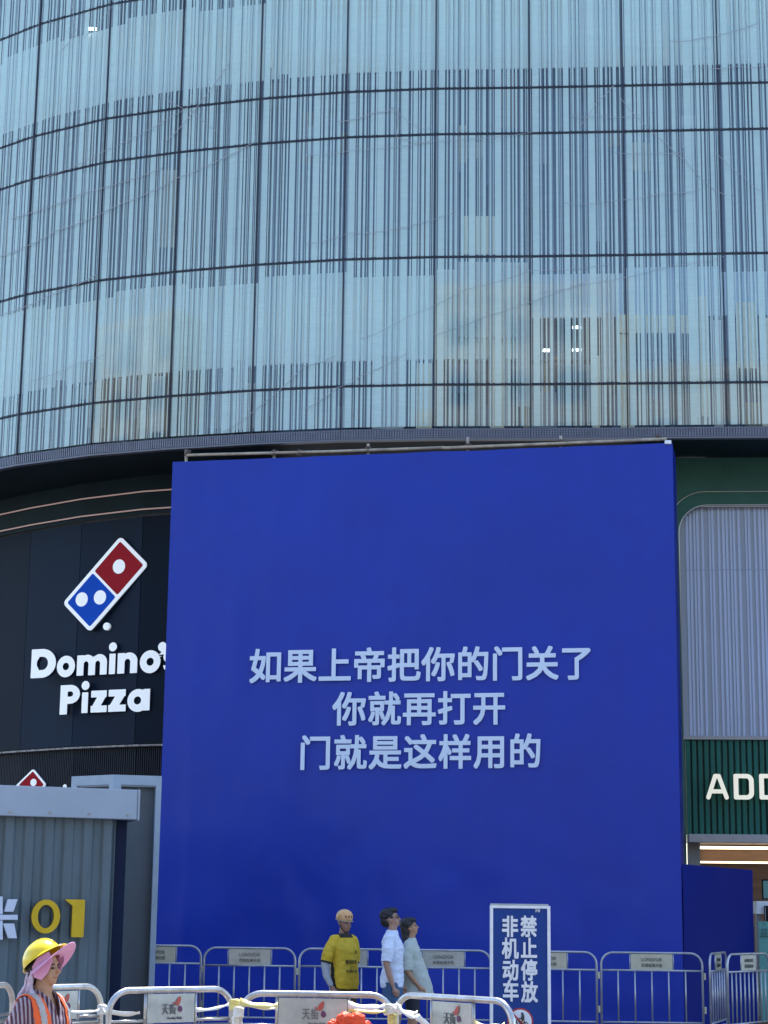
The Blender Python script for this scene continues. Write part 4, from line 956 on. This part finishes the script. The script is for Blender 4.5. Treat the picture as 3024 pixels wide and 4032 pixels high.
def leg_parts(y, kx=.02, ax=-.02):
    P = [limb([(0, y, .93), (.0, y, .80), (kx, y, .50), (kx - .01, y, .44), (ax - .012, y, .32), (ax, y, .10), (ax, y, .06)], [.098, .088, .058, .053, .056, .036, .040])]
    return P
def foot_parts(y, ax=-.02): return [limb([(ax - .05, y, .045), (ax + .02, y, .05), (ax + .10, y, .04), (ax + .18, y, .028)], [.040, .045, .042, .028], .85)]
def xf(parts, k): return [([Vector(p) * k for p in v], f) for v, f in parts]
def make_person(label, px, D, yaw, H, group=None):
    g = gp(px, D); t = thing('person', label, 'person', g, group)
    return t, Matrix.Translation(g) @ Matrix.Rotation(yaw, 4, 'Z') @ Matrix.Scale(H / 1.75, 4)
NECK = (-.01, 0, 1.50)
def eyes_brows(t, M, tf, R, brow=M_hair):
    for s in (1, -1):
        for c, r, nm, m in (((.083, s * .032, 1.640), (.010, .015, .007), 'eye', M_eye), ((.088, s * .034, 1.664), (.006, .022, .004), 'eyebrow', brow)):
            v, f = ell((0, 0, 0), *r, n=8); c2 = tf(c); me = mesh([c2 + R @ Vector(p) for p in v], f); link(nm, me, m, t, M, smooth=True)
    v, f = ell((0, 0, 0), .006, .020, .006, n=8); c2 = tf((.090, 0, 1.580)); link('mouth', mesh([c2 + R @ Vector(p) for p in v], f), M_lips, t, M, smooth=True)
TR = [(0, .86, .09, .14), (-.005, .93, .115, .165), (0, 1.0, .115, .160), (.005, 1.08, .10, .145), (.0, 1.2, .105, .155), (-.003, 1.3, .112, .160), (-.01, 1.37, .098, .158), (-.015, 1.43, .072, .128), (-.015, 1.475, .055, .072), (-.01, 1.50, .055, .062), (.0, 1.56, .052, .055), (.005, 1.60, .05, .05)]
def trunk_scaled(f=1.0, w_=1.0, belly=0): return trunk([(cx + belly * math.exp(-((z - 1.05) / .14)**2) * .6, z, rx * f + belly * .5 * math.exp(-((z - 1.05) / .14)**2), ry * w_) for cx, z, rx, ry in TR])
def armp(A, ar):
    return limb([(A[0][0], A[0][1] * .72, 1.375)] + list(A[1:]), [.042] + list(ar[1:]))
def sleeve(A, rs, top=1.44):
    P = [Vector((A[0][0], A[0][1] * .4, top)), Vector((A[0][0], A[0][1] * .86, top - .025))] + [Vector(p) for p in A[1:]]
    return limb(P, [.045] + list(rs))

# --- man in the white T-shirt, in profile, looking up to the right
t, M = make_person('man in a white T-shirt and denim shorts looking up, black hair and glasses', 1545, 23.3, math.radians(-6), 1.76, 'couple looking up at the hoarding')
hp, tf, R = rot_about(head_parts(), NECK, .20, -.05)
armR = [(-.02, -.185, 1.41), (-.035, -.225, 1.28), (-.05, -.245, 1.12), (-.01, -.245, .98), (.03, -.235, .87)]
armL = [(-.02, .185, 1.41), (-.03, .225, 1.28), (-.03, .245, 1.12), (.02, .245, .98), (.07, .235, .88)]
ar = [.055, .047, .040, .037, .025]
body = [trunk_scaled()] + hp + leg_parts(-.09, .03, -.02) + leg_parts(.09, .05, .04) + foot_parts(-.09) + foot_parts(.09, .04)
for A, s in ((armR, -1), (armL, 1)): body += [armp(A, ar)] + hand(A[-1], Vector(A[-1]) - Vector(A[-2]), s)
link('body', remesh(body, .009), M_skin, t, M, smooth=True); eyes_brows(t, M, tf, R)
sh = [trunk([(-.005, .84, .135, .175), (-.005, .9, .14, .182), (0, 1.0, .132, .178), (.0, 1.1, .125, .172), (.0, 1.2, .125, .172), (-.0, 1.3, .132, .180), (-.01, 1.37, .120, .182), (-.018, 1.43, .096, .155), (-.015, 1.48, .072, .098), (-.01, 1.508, .062, .070)])]
for A in (armR, armL): sh.append(sleeve([A[0], A[1], Vector(A[2]) + Vector((0, 0, .02))], [.062, .070, .068]))
me = remesh(sh, .009, 3); wrinkle(me, .013, 8, 1.8, 1); link('t_shirt', me, M_shirtw, t, M, smooth=True)
sh = [trunk([(0, .74, .12, .175), (0, .85, .125, .178), (0, .93, .122, .175)])]
for y in (-.09, .09): sh.append(limb([(0, y, .90), (.01, y, .75), (.025, y, .58), (.025, y, .53)], [.105, .100, .090, .092]))
me = remesh(sh, .01, 2); wrinkle(me, .006, 12); link('denim_shorts', me, M_denim, t, M, smooth=True)
hv = [ell((-.028, 0, 1.690), .104, .088, .085), ell((-.065, 0, 1.635), .062, .075, .085), ell((.02, 0, 1.725), .082, .074, .042), ell((.0, .0, 1.66), .05, .083, .04), ell((.05, 0, 1.725), .045, .060, .025)]
hv2, _, _ = rot_about(hv, NECK, .20, -.05); me = remesh(hv2, .008, 1); wrinkle(me, .012, 34); link('hair', me, M_hair, t, M, smooth=True)
gls = MB()
for s in (1, -1):
    gls.tube([tf((.098, s * .034 + .024 * math.cos(a), 1.640 + .018 * math.sin(a))) for a in [k * math.pi / 6 for k in range(12)]], .0028, 5, closed=True)
    gls.tube([tf((.098, s * .058, 1.642)), tf((.05, s * .078, 1.642)), tf((.0, s * .082, 1.640))], .0028, 5)
gls.tube([tf((.1, -.01, 1.642)), tf((.1, .01, 1.642))], .0028, 5); link('glasses', gls.me(), M_ink, t, M)
for y, ax in ((-.09, -.02), (.09, .04)): me = remesh([limb([(ax - .055, y, .042), (ax + .02, y, .052), (ax + .10, y, .045), (ax + .19, y, .032)], [.046, .052, .048, .034], .9)], .01); link('shoe', me, M_shoe, t, M, smooth=True)

# --- woman in the loose pale shirt beside him
t, M = make_person('woman in a loose pale sage shirt with dark shoulder-length hair beside the white T-shirt man', 1620, 23.75, math.radians(-4), 1.655, 'couple looking up at the hoarding')
hp, tf, R = rot_about(head_parts(), NECK, .22, 0)
armR = [(-.03, -.175, 1.40), (-.055, -.215, 1.27), (-.06, -.23, 1.12), (.02, -.22, 1.0), (.09, -.20, .92)]; armL = [(a, -b, c) for a, b, c in armR]
ar = [.050, .043, .037, .033, .023]
body = [trunk_scaled(.95, .93, .10)] + hp + leg_parts(-.085, .02, -.02) + leg_parts(.085, .04, .02) + foot_parts(-.085) + foot_parts(.085, .02)
for A, s in ((armR, -1), (armL, 1)): body += [armp(A, ar)] + hand(A[-1], Vector(A[-1]) - Vector(A[-2]), s)
link('body', remesh(body, .009), M_skin2, t, M, smooth=True); eyes_brows(t, M, tf, R)
sh = [trunk([(.075, .80, .215, .20), (.07, .9, .205, .20), (.055, 1.0, .190, .195), (.035, 1.1, .165, .188), (.015, 1.2, .14, .182), (.0, 1.3, .128, .180), (-.01, 1.37, .114, .178), (-.018, 1.43, .090, .148), (-.015, 1.48, .068, .095), (-.01, 1.505, .058, .066)])]
for A in (armR, armL): sh.append(sleeve([A[0], A[1], Vector(A[2]) + Vector((0, 0, -.02))], [.062, .076, .080]))
me = remesh(sh, .009, 3); wrinkle(me, .014, 7, 1.2, 5); link('loose_shirt', me, M_shirtg, t, M, smooth=True)
sh = [trunk([(0, .74, .12, .17), (0, .85, .13, .175), (0, .93, .122, .17)])]
for y in (-.085, .085): sh.append(limb([(0, y, .88), (.01, y, .75), (.025, y, .55)], [.10, .095, .085]))
link('dark_shorts', remesh(sh, .01, 2), M_dark, t, M, smooth=True)
hv = [ell((-.030, 0, 1.685), .104, .088, .088), ell((-.068, 0, 1.60), .058, .085, .13), ell((-.072, 0, 1.52), .050, .088, .09), ell((.015, 0, 1.722), .080, .074, .042), ell((-.005, 0, 1.65), .045, .085, .06)]
hv2, _, _ = rot_about(hv, NECK, .18, 0); me = remesh(hv2, .008, 1); wrinkle(me, .010, 30, .5); link('hair', me, M_hair, t, M, smooth=True)
for y, ax in ((-.085, -.02), (.085, .02)): me = remesh([limb([(ax - .055, y, .042), (ax + .02, y, .05), (ax + .10, y, .043), (ax + .18, y, .03)], [.044, .048, .045, .032], .9)], .01); link('shoe', me, M_shoe, t, M, smooth=True)

# --- rider in the yellow jersey and cream helmet
t, M = make_person('delivery rider in yellow and black jersey, pale sleeves and cream helmet, facing the street', 1352, 24.0, math.radians(-45), 1.70)
hp, tf, R = rot_about(head_parts(), NECK, -.06, -.08)
armR = [(-.015, -.19, 1.41), (-.03, -.25, 1.28), (-.045, -.285, 1.12), (-.02, -.28, .98), (.03, -.24, .86)]
armL = [(-.015, .19, 1.41), (-.04, .235, 1.28), (-.07, .24, 1.12), (-.05, .23, .98), (-.01, .22, .87)]
ar = [.056, .050, .044, .038, .026]
body = [trunk_scaled(1.05, 1.05)] + hp + leg_parts(-.10, .02, -.02) + leg_parts(.10, .02, -.02) + foot_parts(-.1) + foot_parts(.1)
for A, s in ((armR, -1), (armL, 1)): body += [armp(A, ar)] + hand(A[-1], Vector(A[-1]) - Vector(A[-2]), s)
link('body', remesh(body, .009), M_skin3, t, M, smooth=True); eyes_brows(t, M, tf, R)
sh = [trunk([(.02, .82, .150, .180), (.02, .9, .158, .190), (.015, 1.0, .160, .190), (.01, 1.1, .150, .185), (.0, 1.2, .140, .182), (-.0, 1.3, .138, .184), (-.01, 1.36, .124, .175), (-.018, 1.42, .102, .145), (-.015, 1.475, .076, .098), (-.01, 1.505, .064, .072)])]
for A in (armR, armL): sh.append(sleeve([A[0], A[1], Vector(A[2]).lerp(Vector(A[1]), .18)], [.066, .073, .071], 1.455))
me = remesh(sh, .009, 3); wrinkle(me, .013, 8, 1.3, 9); js = link('jersey', me, M_yshirt, t, M, smooth=True)
patch(me, lambda c, n: abs(c.y) > .10 and c.z < 1.16 + .0 and -.055 + (1.16 - c.z) * .10 < c.x < -.005 + (1.16 - c.z) * .22 and abs(c.y) < .21, .004, 'side_stripe', M_yblack, t, M)
patch(me, lambda c, n: c.z > 1.455 and abs(c.y) < .115, .006, 'collar', M_yblack, t, M)
for A in (armR, armL):
    e = Vector(A[2]).lerp(Vector(A[1]), .18); d = (Vector(A[1]) - Vector(A[2])).normalized(); link('sleeve_trim', mesh(*limb([e - d * .004, e + d * .018], [.073, .074])), M_yblack, t, M, smooth=True)
    link('arm_sleeve', remesh([limb([Vector(A[1]), A[2], A[3], Vector(A[4])], [.060, .054, .046, .034])], .009), M_sleeve, t, M, smooth=True)
def shirt_text(s, y0, z0, wd, h):
    me = text_me(s, .02); co = np.array([v.co[:] for v in me.vertices]); mn, mx = co.min(0), co.max(0); 
    for v in me.vertices:
        y = y0 + (v.co.x - mn[0]) / (mx[0] - mn[0]) * wd; z = z0 + (v.co.y - mn[1]) / (mx[1] - mn[1]) * h
        zz = [p[1] for p in RG]; rx = np.interp(z, zz, [p[2] for p in RG]); ry = np.interp(z, zz, [p[3] for p in RG]); cx = np.interp(z, zz, [p[0] for p in RG])
        v.co = Vector((cx + rx * (max(0, 1 - abs(y / ry)**2.35))**(1 / 2.35) + .014, y, z))
    link('jersey_print', me, M_yblack, t, M)
RG = [(.02, .82, .150, .180), (.02, .9, .158, .190), (.015, 1.0, .160, .190), (.01, 1.1, .150, .185), (.0, 1.2, .140, .182), (-.0, 1.3, .138, .188), (-.01, 1.39, .120, .192)]
shirt_text('美团外卖', -.11, 1.13, .19, .055); shirt_text('上门', -.06, 1.075, .09, .035); shirt_text('大牌外卖', -.115, 1.02, .18, .045); shirt_text('团', .055, 1.255, .035, .04)
sh = [trunk([(0, .74, .12, .175), (0, .85, .13, .18), (0, .93, .125, .175)])]
for y in (-.1, .1): sh.append(limb([(0, y, .88), (.01, y, .75), (.025, y, .5), (.01, y, .3), (-.01, y, .09)], [.105, .098, .075, .068, .06]))
link('trousers', remesh(sh, .01, 2), M_brown, t, M, smooth=True)
hl = [ell((-.012, 0, 1.715), .120, .102, .095)]
hl2, _, _ = rot_about(hl, NECK, -.06, -.08); bm = bmesh.new(); me = mesh(*hl2[0]); bm.from_mesh(me)
cutc = tf((0, 0, 1.672)); nn = R @ Vector((.10, 0, 1)).normalized()
bmesh.ops.bisect_plane(bm, geom=bm.verts[:] + bm.edges[:] + bm.faces[:], plane_co=cutc, plane_no=nn, clear_inner=True); bmesh.ops.solidify(bm, geom=bm.faces, thickness=.012); bm.to_mesh(me); bm.free()
hel = link('helmet', me, M_helmo, t, M, smooth=True)
for yv in (-.058, -.02, .018, .056):
    v, f = ell((0, 0, 0), .008, .009, .019, n=8); x = math.sqrt(max(0, 1 - (yv / .102)**2 - (.015 / .095)**2)) * .120 - .012; c = tf((x, yv, 1.722))
    link('vent', mesh([c + R @ Vector(p) for p in v], f), M_clamp, hel, M, smooth=True)
link('helmet_rim', MB().tube([tf((-.012 + .121 * math.cos(a), .103 * math.sin(a), 1.672 - .0121 * math.cos(a))) for a in [k * math.pi / 16 for k in range(32)]], .006, 6, closed=True).me(), M_pole, hel, M)
link('chin_strap', MB().tube([tf((.0, .082, 1.66)), tf((.02, .074, 1.58)), tf((.05, .035, 1.525)), tf((.058, 0, 1.518)), tf((.05, -.035, 1.525)), tf((.02, -.074, 1.58)), tf((0, -.082, 1.66))], .006, 6).me(), M_yblack, t, M)
for y in (-.1, .1): me = remesh([limb([(-.075, y, .042), (.0, y, .052), (.08, y, .045), (.17, y, .032)], [.046, .052, .048, .034], .9)], .01); link('shoe', me, M_dark, t, M, smooth=True)

# --- worker in hard hat and orange vest, nearest the camera
WS = 1.48
t, M = make_person('worker in yellow hard hat, pink sun visor and orange vest walking past the front barriers', 174, 10.7, math.radians(-28), WS)
HT = .04
hp, tf, R = rot_about(head_parts(), NECK, HT, .10)
armR = [(-.03, -.175, 1.395), (-.055, -.225, 1.26), (-.07, -.25, 1.10), (.0, -.25, .97), (.08, -.23, .88)]; armL = [(-.02, .175, 1.395), (.0, .22, 1.26), (.0, .24, 1.10), (.08, .23, 1.0), (.15, .21, .92)]
ar = [.054, .046, .040, .035, .024]
body = [trunk_scaled(1.0, .98)] + hp + leg_parts(-.09, .06, .10) + leg_parts(.09, -.02, -.12) + foot_parts(-.09, .10) + foot_parts(.09, -.12)
for A, s in ((armR, -1), (armL, 1)): body += [armp(A, ar)] + hand(A[-1], Vector(A[-1]) - Vector(A[-2]), s)
link('body', remesh(body, .0065), M_skin2, t, M, smooth=True); eyes_brows(t, M, tf, R)
RGW = [(.0, .84, .135, .18), (.0, .93, .140, .185), (0, 1.0, .138, .180), (.0, 1.1, .130, .172), (.0, 1.2, .128, .172), (-.0, 1.3, .134, .180), (-.01, 1.38, .122, .184), (-.018, 1.435, .096, .168), (-.018, 1.47, .074, .112), (-.018, 1.492, .066, .082)]
sh = [trunk(RGW)]
for A in (armR, armL): sh.append(sleeve(A, [.062, .068, .064, .054, .044]))
me = remesh(sh, .0075, 3)
# V neckline: remove the cloth over the throat
bm = bmesh.new(); bm.from_mesh(me); kl = [f_ for f_ in bm.faces if (lambda c: c.x > 0 and abs(c.y) < (c.z - 1.33) * .42)(f_.calc_center_median())]
bmesh.ops.delete(bm, geom=kl, context='FACES'); bm.to_mesh(me); bm.free()
wrinkle(me, .007, 9, 1.4, 3); link('striped_shirt', me, M_plaid, t, M, smooth=True)
vest = lambda c, n: abs(c.y) < .165 and .86 < c.z < 1.47 and not (c.x > 0 and abs(c.y) < .05 + max(0, c.z - 1.05) * .10) and not (c.z > 1.44 and abs(c.y) < .07)
patch(me, lambda c, n: vest(c, n), .012, 'safety_vest', M_vest, t, M)
patch(me, lambda c, n: vest(c, n) and .105 < abs(c.y) < .142 and c.z > 1.0, .017, 'reflective_band', M_refl, t, M)
patch(me, lambda c, n: vest(c, n) and .98 < c.z < 1.03, .0175, 'reflective_band', M_refl, t, M)
cp = [limb([(.035, s * .070, 1.485), (.075, s * .052, 1.44), (.108, s * .030, 1.385), (.118, s * .012, 1.345)], [.012, .020, .018, .008], .45) for s in (1, -1)] + [limb([(-.07, -.03, 1.50), (-.04, s * .075, 1.50), (.035, s * .070, 1.485)], [.014, .014, .012], .6) for s in (1, -1)]
link('shirt_collar', remesh(cp, .006), M_plaid, t, M, smooth=True)
sh = [trunk([(0, .74, .12, .17), (0, .85, .13, .175), (0, .93, .122, .17)]), limb([(0, -.09, .88), (.03, -.09, .7), (.06, -.09, .5), (.08, -.09, .3), (.09, -.09, .09)], [.10, .092, .072, .062, .056]), limb([(0, .09, .88), (-.01, .09, .7), (-.02, .09, .5), (-.08, .09, .3), (-.12, .09, .09)], [.10, .092, .072, .062, .056])]
link('trousers', remesh(sh, .01, 2), M_dark, t, M, smooth=True)
for y, ax in ((-.09, .10), (.09, -.12)): me = remesh([limb([(ax - .055, y, .042), (ax + .02, y, .052), (ax + .10, y, .045), (ax + .19, y, .032)], [.046, .052, .048, .034], .9)], .01); link('shoe', me, M_shoe, t, M, smooth=True)
hv = [ell((-.03, 0, 1.66), .100, .084, .09), ell((-.07, 0, 1.60), .05, .07, .07)]
hv2, _, _ = rot_about(hv, NECK, HT, .10); me = remesh(hv2, .008, 1); link('hair', me, M_hair, t, M, smooth=True)
# hard hat: dome, brim, ridge
HTa = .62; hc = Vector((-.018, 0, 1.700)); HR = Matrix.Rotation(.10, 3, 'Z') @ Matrix.Rotation(-HTa, 3, 'Y'); hcw = tf(hc)
def H_(p): return hcw + HR @ Vector(p)
v, f = ell((0, 0, -.01), .140, .120, .132, n=26); me = mesh([H_(p) for p in v], f); bm = bmesh.new(); bm.from_mesh(me)
bmesh.ops.bisect_plane(bm, geom=bm.verts[:] + bm.edges[:] + bm.faces[:], plane_co=H_((0, 0, 0)), plane_no=HR @ Vector((0, 0, 1)), clear_inner=True); bmesh.ops.solidify(bm, geom=bm.faces, thickness=.004); bm.to_mesh(me); bm.free()
hat = link('hard_hat', me, M_helmy, t, M, smooth=True)
mb = MB(); N = 48; vv = []
for k in range(N):
    a = 2 * math.pi * k / N; c, s = math.cos(a), math.sin(a); ext = .012 + .042 * max(0, c)**2
    for r, z in ((0, .004), (1, -.004 - .010 * max(0, c)), (1, -.010 - .010 * max(0, c)), (0, -.004)): vv.append(H_(((.139 + ext * r) * c, (.119 + ext * r * .7) * s, z)))
ff = [(4 * k + j, 4 * ((k + 1) % N) + j, 4 * ((k + 1) % N) + (j + 1) % 4, 4 * k + (j + 1) % 4) for k in range(N) for j in range(4)]
link('brim', mesh(vv, ff), M_helmy, hat, M, smooth=True)
link('ridge', MB().tube([H_((.141 * math.cos(a), 0, -.01 + .133 * math.sin(a))) for a in [.35 + k * .2 for k in range(13)]], .006, 6).me(), M_helmy, hat, M)
# pink visor: curved peak and side flaps
vv = []; NU, NV = 22, 10
for i in range(NU + 1):
    a = -1.75 + 3.5 * i / NU; c, s = math.cos(a), math.sin(a)
    for j in range(NV + 1):
        r = j / NV; e = r * .118 * max(0, math.cos(a * .72))**.55
        vv.append(tf(Vector(((.094 + e) * c + .002, (.090 + e * .62) * s, 1.672 + .052 * c - s * s * (.008 + .055 * r) + .080 * e / .125 * max(0, c)))))
ff = [(i * (NV + 1) + j, (i + 1) * (NV + 1) + j, (i + 1) * (NV + 1) + j + 1, i * (NV + 1) + j + 1) for i in range(NU) for j in range(NV)]
me = mesh(vv, ff); bm = bmesh.new(); bm.from_mesh(me); bmesh.ops.solidify(bm, geom=bm.faces, thickness=.004); bm.to_mesh(me); bm.free(); link('sun_visor', me, M_pinkv, t, M, smooth=True)
for s in (-1, 1):
    v = [(.085, s * .090, 1.745), (.0, s * .096, 1.705), (-.035, s * .094, 1.65), (-.022, s * .092, 1.585), (.028, s * .084, 1.568), (.070, s * .080, 1.610), (.105, s * .078, 1.69)]
    me = mesh([tf(q) for q in v] + [tf(Vector(q) + Vector((0, -s * .006, 0))) for q in v], [list(range(7)), list(range(13, 6, -1))] + [(i, (i + 1) % 7, 7 + (i + 1) % 7, 7 + i) for i in range(7)])
    link('visor_flap', me, M_pinkv, t, M)
sf = [limb([tf((-.04, -.085, 1.63)), tf((-.05, -.088, 1.57)), (-.055, -.085, 1.50), (-.085, -.09, 1.44), (-.13, -.10, 1.36)], [.018, .026, .030, .028, .016], .5), limb([tf((-.085, -.03, 1.62)), (-.10, -.04, 1.53), (-.125, -.07, 1.46), (-.150, -.12, 1.38)], [.04, .042, .036, .018], .5),
      limb([(-.05, -.09, 1.52), (-.01, -.10, 1.47), (-.03, -.105, 1.43)], [.020, .026, .014], .6), limb([tf((-.085, .03, 1.62)), (-.105, .03, 1.53), (-.115, .04, 1.46)], [.04, .04, .03], .5)]
me = remesh(sf, .006, 1); wrinkle(me, .005, 22, 1, 2); link('scarf', me, M_pinks, t, M, smooth=True)

bpy.data.scenes.remove(TS)
